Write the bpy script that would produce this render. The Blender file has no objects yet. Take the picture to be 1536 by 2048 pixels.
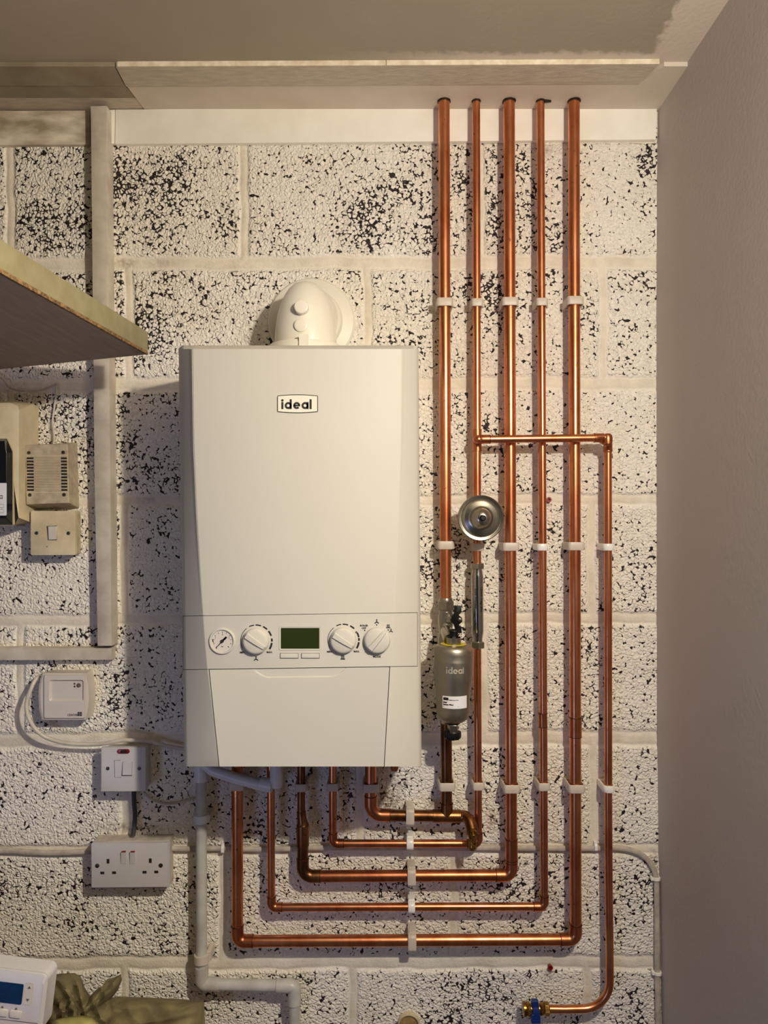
import bpy, bmesh, math, random
import numpy as np
from mathutils import Vector, Matrix

random.seed(7)
rng = np.random.default_rng(7)
SC = bpy.context.scene
COL = SC.collection

# ------------------------------------------------------------------ camera
FPX = 26.0 / 36.0 * 2048.0      # focal length in pixels
DC = 1.457                      # camera distance from the block wall
CZ = 1.5                        # eye height
CX, CY = 768.0, 1040.0          # vanishing point
cam_d = bpy.data.cameras.new('camera')
cam_d.sensor_fit = 'VERTICAL'; cam_d.sensor_height = 36.0; cam_d.sensor_width = 27.0
cam_d.lens = 26.0; cam_d.shift_y = (CY - 1024.0) / 2048.0
cam_d.clip_start = 0.02
cam = bpy.data.objects.new('camera', cam_d); COL.objects.link(cam)
cam.location = (0, -DC, CZ); cam.rotation_euler = (math.pi / 2, 0, 0)
SC.camera = cam

# ------------------------------------------------------------------ exposure, world, lights
SC.view_settings.view_transform = 'Standard'
SC.view_settings.look = 'None'
SC.view_settings.gamma = 1.0
SC.view_settings.use_curve_mapping = False
SC.view_settings.exposure = 0.08
SC.cycles.max_bounces = 8
SC.cycles.diffuse_bounces = 5
SC.cycles.sample_clamp_indirect = 4.0

w = bpy.data.worlds.new('world'); SC.world = w; w.use_nodes = True
w.node_tree.nodes['Background'].inputs[0].default_value = (0.55, 0.6, 0.75, 1)
w.node_tree.nodes['Background'].inputs[1].default_value = 0.2

LAMP = Vector((0.445, -1.26, CZ + 0.445))
ld = bpy.data.lights.new('ceiling_bulb', 'POINT')
ld.energy = 36.0; ld.color = (1.0, 0.90, 0.745); ld.shadow_soft_size = 0.024
ld.use_nodes = True
nt = ld.node_tree
em = nt.nodes['Emission']
# bulb strength weighted down and left to even out the wall; no shade exists
tc = nt.nodes.new('ShaderNodeTexCoord')
dp = nt.nodes.new('ShaderNodeVectorMath'); dp.operation = 'DOT_PRODUCT'
dirv = Vector((-0.70, 0.30, -0.65)).normalized()
dp.inputs[1].default_value = dirv
mr = nt.nodes.new('ShaderNodeMapRange')
mr.inputs[1].default_value = 0.1; mr.inputs[2].default_value = 1.0
mr.inputs[3].default_value = 0.0; mr.inputs[4].default_value = 1.0
pw = nt.nodes.new('ShaderNodeMath'); pw.operation = 'POWER'; pw.inputs[1].default_value = 3.0
ms = nt.nodes.new('ShaderNodeMath'); ms.operation = 'MULTIPLY_ADD'; ms.inputs[1].default_value = 1.2; ms.inputs[2].default_value = 1.0
nt.links.new(tc.outputs['Normal'], dp.inputs[0])
nt.links.new(dp.outputs['Value'], mr.inputs[0])
nt.links.new(mr.outputs[0], pw.inputs[0]); nt.links.new(pw.outputs[0], ms.inputs[0])
nt.links.new(ms.outputs[0], em.inputs['Strength'])
lo = bpy.data.objects.new('ceiling_bulb', ld); COL.objects.link(lo); lo.location = LAMP

def area(name, loc, target, sx, sy, energy, color):
    d = bpy.data.lights.new(name, 'AREA'); d.shape = 'RECTANGLE'; d.size = sx; d.size_y = sy
    d.energy = energy; d.color = color
    o = bpy.data.objects.new(name, d); COL.objects.link(o)
    o.location = loc
    o.rotation_euler = (Vector(target) - Vector(loc)).to_track_quat('-Z', 'Y').to_euler()
    return o
area('doorway_daylight', (-1.35, -2.1, 0.55), (0.0, 0, 0.9), 0.7, 0.8, 6.8, (0.46, 0.54, 1.0))
area('rear_fill_light', (0.1, -2.9, 2.2), (-0.1, 0, 1.4), 1.2, 0.25, 0.8, (1.0, 0.90, 0.76))  # unseen fill light added behind the camera to lift the shadows

# ------------------------------------------------------------------ pixel helpers (measurements only)
def S(d): return FPX / (DC - d)
def P(px, py, d=0.0):
    s = S(d)
    return Vector(((px - CX) / s, -d, CZ + (CY - py) / s))

# ------------------------------------------------------------------ materials
def lin(c):
    return tuple(((v / 255.0) / 12.92 if v / 255.0 <= 0.04045 else (((v / 255.0) + 0.055) / 1.055) ** 2.4) for v in c)

def mat(name, rgb, rough=0.5, metal=0.0, var=0.0, vscale=40.0, bump=0.0, bscale=200.0, rgb2=None, spec=0.5,
        stretch=None, rvar=0.0, detail=3.0):
    m = bpy.data.materials.new(name); m.use_nodes = True
    nt = m.node_tree; b = nt.nodes['Principled BSDF']
    c = tuple(lin(rgb)) + (1,)
    b.inputs['Base Color'].default_value = c
    b.inputs['Roughness'].default_value = rough
    b.inputs['Metallic'].default_value = metal
    b.inputs['Specular IOR Level'].default_value = spec
    tc = nt.nodes.new('ShaderNodeTexCoord')
    vec = tc.outputs['Object']
    if stretch:
        mp = nt.nodes.new('ShaderNodeMapping'); mp.inputs['Scale'].default_value = stretch
        nt.links.new(vec, mp.inputs[0]); vec = mp.outputs[0]
    if var > 0 or rgb2 or rvar > 0:
        n = nt.nodes.new('ShaderNodeTexNoise'); n.inputs['Scale'].default_value = vscale; n.inputs['Detail'].default_value = detail
        nt.links.new(vec, n.inputs['Vector'])
        r = nt.nodes.new('ShaderNodeValToRGB')
        r.color_ramp.elements[0].position = 0.35; r.color_ramp.elements[1].position = 0.68
        if rgb2: c2 = tuple(lin(rgb2)) + (1,)
        else: c2 = tuple(max(0, v * (1 - var)) for v in c[:3]) + (1,)
        r.color_ramp.elements[0].color = c2; r.color_ramp.elements[1].color = c
        nt.links.new(n.outputs['Fac'], r.inputs[0]); nt.links.new(r.outputs[0], b.inputs['Base Color'])
        if rvar > 0:
            mr = nt.nodes.new('ShaderNodeMapRange')
            mr.inputs[3].default_value = rough + rvar; mr.inputs[4].default_value = max(0.03, rough - rvar)
            nt.links.new(n.outputs['Fac'], mr.inputs[0]); nt.links.new(mr.outputs[0], b.inputs['Roughness'])
    if bump > 0:
        n2 = nt.nodes.new('ShaderNodeTexNoise'); n2.inputs['Scale'].default_value = bscale; n2.inputs['Detail'].default_value = 4
        nt.links.new(vec, n2.inputs['Vector'])
        bp = nt.nodes.new('ShaderNodeBump'); bp.inputs['Strength'].default_value = 1.0; bp.inputs['Distance'].default_value = bump
        nt.links.new(n2.outputs['Fac'], bp.inputs['Height']); nt.links.new(bp.outputs[0], b.inputs['Normal'])
    return m

M = {}
M['boiler'] = mat('boiler_white', (202, 199, 190), 0.45, var=0.03, vscale=6, spec=0.12)
M['boiler_in'] = mat('boiler_chassis_grey', (112, 108, 102), 0.7)
M['white'] = mat('white_plastic', (197, 194, 195), 0.35, var=0.04, vscale=30)
M['flue'] = mat('flue_white', (230, 226, 212), 0.28)
M['cream'] = mat('aged_cream_plastic', (212, 198, 166), 0.42, rgb2=(190, 176, 146), vscale=25)
M['cream_d'] = mat('dirty_cream_plastic', (198, 184, 156), 0.55, rgb2=(160, 146, 122), vscale=60, detail=6)
M['beige'] = mat('beige_plastic', (208, 200, 190), 0.4, var=0.04)
M['clip'] = mat('clip_nylon', (206, 194, 180), 0.42, var=0.06, vscale=80)
M['clipw'] = mat('clip_bright_white', (240, 238, 232), 0.3)
M['black'] = mat('black_plastic', (12, 12, 13), 0.4, spec=0.3)
M['dark'] = mat('dark_recess', (22, 19, 17), 0.8)
M['ink'] = mat('black_print', (30, 28, 30), 0.5)
M['inkg'] = mat('grey_print', (96, 88, 80), 0.6)
M['lcd'] = mat('green_grey_display', (44, 54, 24), 0.18, var=0.1, vscale=400)
M['lcdb'] = mat('blue_display', (8, 52, 92), 0.16, rgb2=(6, 36, 70), vscale=30)
M['red'] = mat('red_plastic', (132, 22, 16), 0.35)
M['redd'] = mat('dark_red_neon', (120, 22, 20), 0.2)
M['filtere'] = mat('glint_tone_emboss', (236, 228, 206), 0.5, 1.0)  # paler colour paints a glint onto the embossed lettering
M['chrome'] = mat('chrome', (190, 190, 188), 0.14, 1.0)
M['steel'] = mat('brushed_steel', (184, 180, 168), 0.24, 1.0, var=0.12, vscale=50, stretch=(1, 1, 3))
M['nickel'] = mat('nickel_plate', (184, 178, 164), 0.28, 1.0, var=0.2, vscale=80)
M['filter'] = mat('satin_filter_steel', (176, 170, 156), 0.4, 1.0, var=0.12, vscale=35)
M['brass'] = mat('brass', (202, 160, 84), 0.28, 1.0, rgb2=(130, 98, 52), vscale=120)
M['yellow'] = mat('yellow_ring', (214, 196, 40), 0.4)
M['blue'] = mat('blue_handle', (16, 42, 112), 0.35)
M['screw'] = mat('screw_steel', (120, 112, 100), 0.4, 1.0, var=0.4, vscale=300)
M['cable'] = mat('white_cable', (214, 206, 194), 0.45, rgb2=(190, 182, 170), vscale=40)
M['cablep'] = mat('painted_grey_cable', (196, 186, 172), 0.6, rgb2=(168, 158, 146), vscale=60)
M['cabled'] = mat('dark_grey_cable', (54, 56, 64), 0.5)
M['pvc'] = mat('grey_white_pvc', (198, 196, 190), 0.4, rgb2=(176, 172, 166), vscale=30)
M['pvcw'] = mat('white_pvc', (222, 224, 228), 0.35)
M['label'] = mat('white_label', (232, 232, 236), 0.4)
M['cu_black'] = mat('smoked_cover', (20, 22, 28), 0.12)
M['wood'] = mat('shelf_underside', (168, 152, 138), 0.6, rgb2=(156, 138, 125), vscale=14, stretch=(8, 1, 1), detail=5)
M['olive'] = mat('olive_painted_edge', (142, 135, 104), 0.45, rgb2=(128, 120, 88), vscale=35, bump=0.0002, bscale=300)
M['bare'] = mat('bare_wood_edge', (160, 124, 78), 0.7, rgb2=(60, 44, 28), vscale=180, detail=6)
M['cloth'] = mat('olive_waxed_cloth', (140, 130, 90), 0.8, rgb2=(98, 88, 60), vscale=26, detail=6, bump=0.0006, bscale=90)
M['cloth2'] = mat('pale_olive_cloth', (178, 170, 104), 0.55, rgb2=(150, 142, 84), vscale=30, bump=0.0004, bscale=120)
M['card'] = mat('cardboard', (150, 118, 82), 0.8, rgb2=(130, 100, 68), vscale=40)
M['bench'] = mat('bench_timber', (140, 112, 80), 0.6, rgb2=(110, 84, 58), vscale=20, stretch=(1, 8, 8))
M['paintw'] = mat('painted_timber', (250, 246, 236), 0.5, rgb2=(243, 238, 226), vscale=18, bump=0.0004, bscale=60, detail=6)
M['painto'] = mat('old_painted_timber', (208, 200, 186), 0.55, rgb2=(180, 170, 154), vscale=26, bump=0.0005, bscale=70, detail=6)
M['roughp'] = mat('rough_patchy_paint', (226, 216, 196), 0.6, rgb2=(150, 136, 114), vscale=14, bump=0.001, bscale=50, detail=6, stretch=(1, 1, 2.4))
M['floor'] = mat('concrete_floor', (96, 92, 88), 0.8, rgb2=(80, 76, 72), vscale=6, detail=6)
M['wallo'] = mat('garage_wall_paint', (78, 78, 80), 0.8, var=0.1, vscale=5)
M['tan'] = mat('tan_filler', (176, 146, 96), 0.7, rgb2=(140, 108, 66), vscale=90)

M['solder'] = mat('dull_solder_line', (92, 52, 34), 0.5, 0.8)
def copper(name, a, b_, rough=0.26):
    m = bpy.data.materials.new(name); m.use_nodes = True
    nt = m.node_tree; b = nt.nodes['Principled BSDF']
    b.inputs['Metallic'].default_value = 1.0
    tc = nt.nodes.new('ShaderNodeTexCoord')
    n1 = nt.nodes.new('ShaderNodeTexNoise'); n1.inputs['Scale'].default_value = 9; n1.inputs['Detail'].default_value = 6; n1.inputs['Roughness'].default_value = 0.62
    mp = nt.nodes.new('ShaderNodeMapping'); mp.inputs['Scale'].default_value = (2.2, 2.2, 1.0)
    nt.links.new(tc.outputs['Object'], mp.inputs[0]); nt.links.new(mp.outputs[0], n1.inputs['Vector'])
    r = nt.nodes.new('ShaderNodeValToRGB')
    r.color_ramp.elements[0].position = 0.36; r.color_ramp.elements[0].color = lin(b_) + (1,)
    r.color_ramp.elements[1].position = 0.62; r.color_ramp.elements[1].color = lin(a) + (1,)
    nt.links.new(n1.outputs['Fac'], r.inputs[0])
    # small dark oxide flecks
    n2 = nt.nodes.new('ShaderNodeTexNoise'); n2.inputs['Scale'].default_value = 130; n2.inputs['Detail'].default_value = 2
    nt.links.new(tc.outputs['Object'], n2.inputs['Vector'])
    r2 = nt.nodes.new('ShaderNodeMapRange'); r2.inputs[1].default_value = 0.68; r2.inputs[2].default_value = 0.76
    r2.inputs[3].default_value = 0.0; r2.inputs[4].default_value = 0.6
    nt.links.new(n2.outputs['Fac'], r2.inputs[0])
    mx = nt.nodes.new('ShaderNodeMix'); mx.data_type = 'RGBA'
    nt.links.new(r2.outputs[0], mx.inputs[0]); nt.links.new(r.outputs[0], mx.inputs[6]); mx.inputs[7].default_value = lin((84, 40, 22)) + (1,)
    nt.links.new(mx.outputs[2], b.inputs['Base Color'])
    rr = nt.nodes.new('ShaderNodeMapRange'); rr.inputs[3].default_value = rough + 0.12; rr.inputs[4].default_value = rough - 0.04
    nt.links.new(n1.outputs['Fac'], rr.inputs[0]); nt.links.new(rr.outputs[0], b.inputs['Roughness'])
    return m
M['copper'] = copper('copper_pipe', (228, 154, 110), (190, 110, 73), 0.27)
M['copperd'] = copper('tarnished_copper', (158, 110, 70), (92, 60, 38), 0.30)
M['copperf'] = copper('copper_fitting', (208, 132, 92), (160, 92, 60), 0.30)

# ---- painted open-textured concrete block wall
def wall_material():
    m = bpy.data.materials.new('painted_blockwork'); m.use_nodes = True
    nt = m.node_tree; N = nt.nodes; L = nt.links; b = N['Principled BSDF']
    def math_(op, a, b2=None, c=None, clamp=False):
        n = N.new('ShaderNodeMath'); n.operation = op; n.use_clamp = clamp
        for i, v in enumerate((a, b2, c)):
            if v is None: continue
            if isinstance(v, (int, float)): n.inputs[i].default_value = v
            else: L.new(v, n.inputs[i])
        return n.outputs[0]
    def mrange(v, a, b2, c, d, smooth=False):
        n = N.new('ShaderNodeMapRange'); 
        if smooth: n.interpolation_type = 'SMOOTHSTEP'
        L.new(v, n.inputs[0])
        for i, q in enumerate((a, b2, c, d)): n.inputs[i + 1].default_value = q
        return n.outputs[0]
    def noise(vec, scale, detail=2.0, rough=0.5):
        n = N.new('ShaderNodeTexNoise'); n.inputs['Scale'].default_value = scale; n.inputs['Detail'].default_value = detail
        n.inputs['Roughness'].default_value = rough; L.new(vec, n.inputs['Vector']); return n
    def mix(f, a, b2):
        n = N.new('ShaderNodeMix'); n.data_type = 'RGBA'
        if isinstance(f, (int, float)): n.inputs[0].default_value = f
        else: L.new(f, n.inputs[0])
        for i, v in ((6, a), (7, b2)):
            if isinstance(v, tuple): n.inputs[i].default_value = v
            else: L.new(v, n.inputs[i])
        return n.outputs[2]
    geo = N.new('ShaderNodeTexCoord'); co = geo.outputs['Object']
    att = N.new('ShaderNodeAttribute'); att.attribute_name = 'wallmap'
    sep = N.new('ShaderNodeSeparateColor'); L.new(att.outputs['Color'], sep.inputs[0])
    dens, mort, stain = sep.outputs[0], sep.outputs[1], sep.outputs[2]
    # warp
    nw = noise(co, 70, 2)
    vm = N.new('ShaderNodeVectorMath'); vm.operation = 'MULTIPLY_ADD'
    L.new(nw.outputs['Color'], vm.inputs[0]); vm.inputs[1].default_value = (0.005, 0.0, 0.005); L.new(co, vm.inputs[2])
    # flatten Y so the pattern does not depend on relief
    fl = N.new('ShaderNodeMapping'); fl.inputs['Scale'].default_value = (1, 0, 1); L.new(vm.outputs[0], fl.inputs[0]); wv = fl.outputs[0]
    v1 = N.new('ShaderNodeTexVoronoi'); v1.feature = 'F1'; v1.inputs['Scale'].default_value = 142; L.new(wv, v1.inputs['Vector'])
    v2 = N.new('ShaderNodeTexVoronoi'); v2.feature = 'DISTANCE_TO_EDGE'; v2.inputs['Scale'].default_value = 142; L.new(wv, v2.inputs['Vector'])
    v3 = N.new('ShaderNodeTexVoronoi'); v3.feature = 'SMOOTH_F1'; v3.inputs['Scale'].default_value = 190; L.new(wv, v3.inputs['Vector'])
    patch = noise(fl.outputs[0], 85, 2, 0.55).outputs['Fac']
    broad = noise(fl.outputs[0], 11, 2, 0.5).outputs['Fac']
    dd = math_('ADD', dens, math_('MULTIPLY', math_('SUBTRACT', broad, 0.5), 1.3))
    dd = math_('MULTIPLY', dd, math_('SUBTRACT', 1.0, mort, clamp=True), clamp=True)
    # width of gap between the grains; opens only where patch noise is high
    wdt = math_('SUBTRACT', math_('ADD', patch, math_('MULTIPLY', dd, 0.40)), 0.775)
    wdt = math_('MINIMUM', math_('MULTIPLY', wdt, 1.5), 0.17)
    pore = math_('SUBTRACT', wdt, v2.outputs['Distance'])
    pmask = mrange(pore, 0.0, 0.03, 0, 1, True)
    # deeper holes where three grains meet, and small specks
    w3 = math_('SUBTRACT', math_('MULTIPLY', dd, 0.55), 0.0)
    n3 = noise(fl.outputs[0], 160, 1, 0.5).outputs['Fac']
    hole = math_('SUBTRACT', math_('ADD', math_('MULTIPLY', v1.outputs['Distance'], 0.62), math_('ADD', math_('MULTIPLY', n3, 0.75), math_('MULTIPLY', dd, 0.22))), 0.985)
    pmask = math_('MAXIMUM', pmask, mrange(hole, 0.0, 0.03, 0, 1, True))
    pmask = math_('MULTIPLY', pmask, mrange(mort, 0.1, 0.45, 1, 0))
    # colours
    cvar = noise(co, 7, 4).outputs['Fac']
    paint = mix(mrange(cvar, 0.3, 0.7, 0, 1), lin((246, 241, 229)) + (1,), lin((240, 233, 220)) + (1,))
    morc = mix(mrange(noise(co, 22, 5, 0.6).outputs['Fac'], 0.42, 0.66, 0, 1), lin((230, 221, 203)) + (1,), lin((204, 193, 174)) + (1,))
    col = mix(mrange(mort, 0.3, 0.9, 0, 0.75), paint, morc)
    col = mix(pmask, col, lin((38, 27, 30)) + (1,))
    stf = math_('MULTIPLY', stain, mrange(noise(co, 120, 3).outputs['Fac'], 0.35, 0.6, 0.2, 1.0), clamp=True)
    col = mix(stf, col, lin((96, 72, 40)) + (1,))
    L.new(col, b.inputs['Base Color'])
    b.inputs['Roughness'].default_value = 0.55; b.inputs['Specular IOR Level'].default_value = 0.35
    # relief
    peb = mrange(v2.outputs['Distance'], 0.0, 0.30, 0, 1, True)
    stone = math_('ADD', math_('MULTIPLY', peb, 0.34), math_('MULTIPLY', math_('SUBTRACT', 1.0, math_('MULTIPLY', v3.outputs['Distance'], 1.15)), 0.62))
    amp = mrange(dens, 0.0, 0.8, 0.8, 1.3)
    stone = math_('MULTIPLY', stone, amp)
    stone = math_('MULTIPLY', stone, mrange(mort, 0.05, 0.6, 1, 0.12))
    fine = math_('MULTIPLY', noise(co, 420, 3).outputs['Fac'], 0.15)
    h = math_('ADD', stone, fine)
    h = math_('SUBTRACT', h, math_('MULTIPLY', pmask, 1.1))
    bp = N.new('ShaderNodeBump'); bp.inputs['Strength'].default_value = 1.0; bp.inputs['Distance'].default_value = 0.0036
    L.new(h, bp.inputs['Height']); L.new(bp.outputs[0], b.inputs['Normal'])
    return m
M['block'] = wall_material()

def ceiling_material(name, board=False):
    m = bpy.data.materials.new(name); m.use_nodes = True
    nt = m.node_tree; N = nt.nodes; L = nt.links; b = N['Principled BSDF']
    tc = N.new('ShaderNodeTexCoord'); co = tc.outputs['Object']
    sp = N.new('ShaderNodeSeparateXYZ'); L.new(co, sp.inputs[0])
    def noise(scale, detail=3):
        n = N.new('ShaderNodeTexNoise'); n.inputs['Scale'].default_value = scale; n.inputs['Detail'].default_value = detail
        L.new(co, n.inputs['Vector']); return n.outputs['Fac']
    def ma(op, a, c, clamp=False):
        n = N.new('ShaderNodeMath'); n.operation = op; n.use_clamp = clamp
        for i, v in enumerate((a, c)):
            if isinstance(v, (int, float)): n.inputs[i].default_value = v
            else: L.new(v, n.inputs[i])
        return n.outputs[0]
    def mrg(v, a, c, lo=0.0, hi=1.0):
        n = N.new('ShaderNodeMapRange'); n.interpolation_type = 'SMOOTHSTEP'; L.new(v, n.inputs[0])
        for i, q in enumerate((a, c, lo, hi)): n.inputs[i + 1].default_value = q
        return n.outputs[0]
    jag = ma('ADD', ma('MULTIPLY', ma('SUBTRACT', noise(60), 0.5), 0.03), ma('MULTIPLY', ma('SUBTRACT', noise(8), 0.5), 0.03))
    right = mrg(ma('ADD', sp.outputs[0], jag), 0.462, 0.470)
    # paint brushed out in front of the boxing, right two thirds only
    near = mrg(ma('ADD', sp.outputs[1], jag), -0.176, -0.162)
    span = mrg(sp.outputs[0], -0.15, 0.25)
    f = ma('MAXIMUM', right, ma('MULTIPLY', near, span))
    mx = N.new('ShaderNodeMix'); mx.data_type = 'RGBA'
    L.new(f, mx.inputs[0])
    base = N.new('ShaderNodeMix'); base.data_type = 'RGBA'
    L.new(mrg(noise(4, 5), 0.3, 0.7), base.inputs[0])
    base.inputs[6].default_value = lin((168, 158, 142)) + (1,); base.inputs[7].default_value = lin((160, 150, 134)) + (1,)
    L.new(base.outputs[2], mx.inputs[6]); mx.inputs[7].default_value = lin((214, 202, 188)) + (1,)
    L.new(mx.outputs[2], b.inputs['Base Color'])
    b.inputs['Roughness'].default_value = 0.75
    bp = N.new('ShaderNodeBump'); bp.inputs['Distance'].default_value = 0.0006; L.new(noise(90, 5), bp.inputs['Height'])
    L.new(bp.outputs[0], b.inputs['Normal'])
    return m
M['ceil'] = ceiling_material('plasterboard_ceiling')
M['ceilp'] = mat('painted_boxing', (216, 205, 190), 0.6, rgb2=(208, 196, 180), vscale=14, bump=0.0004, bscale=80, detail=5)
M['ceilr'] = mat('rough_boxing_edge', (204, 192, 176), 0.65, rgb2=(184, 172, 155), vscale=30, bump=0.0008, bscale=80, detail=5, stretch=(1.0, 4, 1))
M['ceilu'] = mat('bare_boxing', (160, 150, 130), 0.7, rgb2=(134, 122, 102), vscale=14, bump=0.0004, bscale=80, detail=5)
M['ceile'] = mat('pale_board_edge', (240, 230, 208), 0.7, rgb2=(214, 198, 170), vscale=60)
M['wallr'] = mat('skimmed_wall', (194, 187, 180), 0.7, rgb2=(189, 182, 175), vscale=3, bump=0.0005, bscale=120, detail=6)

# ------------------------------------------------------------------ mesh builder
BASE = {}
class MB:
    def __init__(self): self.v = []; self.f = []
    def add(self, vs, fs, fn=None):
        o = len(self.v)
        self.v += [fn(Vector(v)) if fn else Vector(v) for v in vs]
        self.f += [tuple(i + o for i in f) for f in fs]
        return self
    def box(self, a, b, fn=None):
        x0, y0, z0 = (min(a[i], b[i]) for i in range(3)); x1, y1, z1 = (max(a[i], b[i]) for i in range(3))
        vs = [(x0, y0, z0), (x1, y0, z0), (x1, y1, z0), (x0, y1, z0), (x0, y0, z1), (x1, y0, z1), (x1, y1, z1), (x0, y1, z1)]
        return self.add(vs, [(0, 3, 2, 1), (4, 5, 6, 7), (0, 1, 5, 4), (1, 2, 6, 5), (2, 3, 7, 6), (3, 0, 4, 7)], fn)
    def rings(self, rings, cap=True, fn=None):
        n = len(rings[0]); vs = [p for r in rings for p in r]; fs = []
        for k in range(len(rings) - 1):
            for i in range(n):
                j = (i + 1) % n
                fs.append((k * n + i, k * n + j, (k + 1) * n + j, (k + 1) * n + i))
        if cap:
            fs.append(tuple(range(n))[::-1]); fs.append(tuple((len(rings) - 1) * n + i for i in range(n)))
        return self.add(vs, fs, fn)
    def tube(self, path, r, n=20, cap=True, flat=1.0):
        path = [Vector(p) for p in path]
        if isinstance(r, (int, float)): r = [r] * len(path)
        T = []
        for i in range(len(path)):
            a = path[max(0, i - 1)]; b = path[min(len(path) - 1, i + 1)]
            T.append((b - a).normalized())
        up = Vector((0, 1, 0))
        if abs(T[0].dot(up)) > 0.9: up = Vector((1, 0, 0))
        nrm = (up - T[0] * up.dot(T[0])).normalized()
        rs = []
        for i, p in enumerate(path):
            if i: nrm = (nrm - T[i] * nrm.dot(T[i])).normalized()
            bn = T[i].cross(nrm)
            rs.append([p + (nrm * math.cos(2 * math.pi * k / n) * flat + bn * math.sin(2 * math.pi * k / n)) * r[i] for k in range(n)])
        return self.rings(rs, cap)
    def lathe(self, o, axis, prof, n=32, cap=True):
        # prof: list of (distance along axis, radius)
        o = Vector(o); ax = Vector(axis).normalized()
        u = ax.orthogonal().normalized(); w_ = ax.cross(u)
        rs = [[o + ax * h + (u * math.cos(2 * math.pi * k / n) + w_ * math.sin(2 * math.pi * k / n)) * max(r, 1e-5) for k in range(n)] for h, r in prof]
        return self.rings(rs, cap)
    def prism(self, poly, d, t, bev=0.0, back=0.0):
        # poly in photo pixels measured on the plane d in front of the wall; t = thickness towards the wall
        pts = [P(x, y, d) for x, y in poly]
        c = sum(pts, Vector()) / len(pts)
        rs = []
        if t > 0: rs.append([Vector((p.x, p.y + t, p.z)) for p in pts])
        if bev > 0:
            rs.append([Vector((p.x, p.y + bev, p.z)) for p in pts])
            q = []
            hx = max(abs(p.x - c.x) for p in pts); hz = max(abs(p.z - c.z) for p in pts)
            for p in pts:
                q.append(Vector((c.x + (p.x - c.x) * (1 - bev / max(hx, bev * 2)), p.y, c.z + (p.z - c.z) * (1 - bev / max(hz, bev * 2)))))
            q2 = [a.lerp(b2, 0.35) + Vector((0, -bev * 0.0, 0)) for a, b2 in zip([Vector((p.x, p.y + bev * 0.35, p.z)) for p in pts], q)]
            rs.append(q2); rs.append(q)
        else: rs.append(pts)
        return self.rings(rs)
    def build(self, name, m, parent=None, smooth=35, thing=None, bevel=0.0):
        me = bpy.data.meshes.new(name)
        if parent is not None: base = BASE[parent.name]
        else:
            if self.v:
                xs = [v.x for v in self.v]; ys = [v.y for v in self.v]; zs = [v.z for v in self.v]
                base = Vector(((min(xs) + max(xs)) / 2, (min(ys) + max(ys)) / 2, min(zs)))
            else: base = Vector()
        me.from_pydata([tuple(v - base) for v in self.v], [], self.f)
        bm = bmesh.new(); bm.from_mesh(me); bmesh.ops.recalc_face_normals(bm, faces=bm.faces); bm.to_mesh(me); bm.free()
        me.materials.append(m)
        o = bpy.data.objects.new(name, me); COL.objects.link(o)
        if parent is not None: o.parent = parent
        else: o.location = base
        BASE[o.name] = base
        if smooth:
            me.shade_smooth(); me.set_sharp_from_angle(angle=math.radians(smooth))
        if bevel > 0:
            bv = o.modifiers.new('bevel', 'BEVEL'); bv.width = bevel; bv.segments = 3; bv.limit_method = 'ANGLE'; bv.angle_limit = math.radians(40)
        return o

def tag(o, label, cat, group=None):
    o['label'] = label; o['category'] = cat
    if group: o['group'] = group
    return o
def struct(o): o['kind'] = 'structure'; return o
def thing(name, label, cat, loc, group=None):
    o = bpy.data.objects.new(name, None); COL.objects.link(o)
    o.empty_display_size = 0.03; o.location = loc; BASE[o.name] = Vector(loc)
    return tag(o, label, cat, group)

def rrect(x0, y0, x1, y1, r, n=5):
    pts = []
    for cx, cy, a0 in ((x1 - r, y1 - r, 0), (x0 + r, y1 - r, 90), (x0 + r, y0 + r, 180), (x1 - r, y0 + r, 270)):
        for i in range(n + 1):
            a = math.radians(a0 + 90 * i / n); pts.append((cx + r * math.cos(a), cy + r * math.sin(a)))
    return pts

def bezier(pts, n=10):
    # Catmull-Rom through points
    pts = [Vector(p) for p in pts]; out = []
    for i in range(len(pts) - 1):
        p0 = pts[max(0, i - 1)]; p1 = pts[i]; p2 = pts[i + 1]; p3 = pts[min(len(pts) - 1, i + 2)]
        for k in range(n):
            t = k / n
            out.append(0.5 * ((2 * p1) + (-p0 + p2) * t + (2 * p0 - 5 * p1 + 4 * p2 - p3) * t * t + (-p0 + 3 * p1 - 3 * p2 + p3) * t ** 3))
    out.append(pts[-1]); return out

def text_geo(mb, s, size, fn, bold=0.0, ext=0.0002, spacing=1.0):
    # size: letter height; fn maps (x, y, z_out) in text space (origin centre) to the world
    cu = bpy.data.curves.new('t', 'FONT'); cu.body = s; cu.size = size / 0.69; cu.align_x = 'CENTER'; cu.align_y = 'CENTER'
    cu.offset = bold; cu.extrude = ext; cu.resolution_u = 3; cu.space_character = spacing
    ob = bpy.data.objects.new('t', cu); COL.objects.link(ob)
    dg = bpy.context.evaluated_depsgraph_get(); dg.update()
    me = bpy.data.meshes.new_from_object(ob.evaluated_get(dg))
    mb.add([v.co for v in me.vertices], [tuple(p.vertices) for p in me.polygons], fn)
    bpy.data.objects.remove(ob); bpy.data.curves.remove(cu); bpy.data.meshes.remove(me)

def flat_text(mb, s, px, py, d, hpx, rot=0.0, bold=0.0, spacing=1.0):
    c = P(px, py, d); k = hpx / S(d); ca, sa = math.cos(rot), math.sin(rot)
    text_geo(mb, s, k, lambda v: Vector((c.x + v.x * ca - v.y * sa, c.y - v.z, c.z + v.x * sa + v.y * ca)), bold, spacing=spacing)

def arc_pts(cx, cy, r, a0, a1, n=10):
    return [(cx + r * math.cos(math.radians(a0 + (a1 - a0) * i / n)), cy - r * math.sin(math.radians(a0 + (a1 - a0) * i / n))) for i in range(n + 1)]

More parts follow.
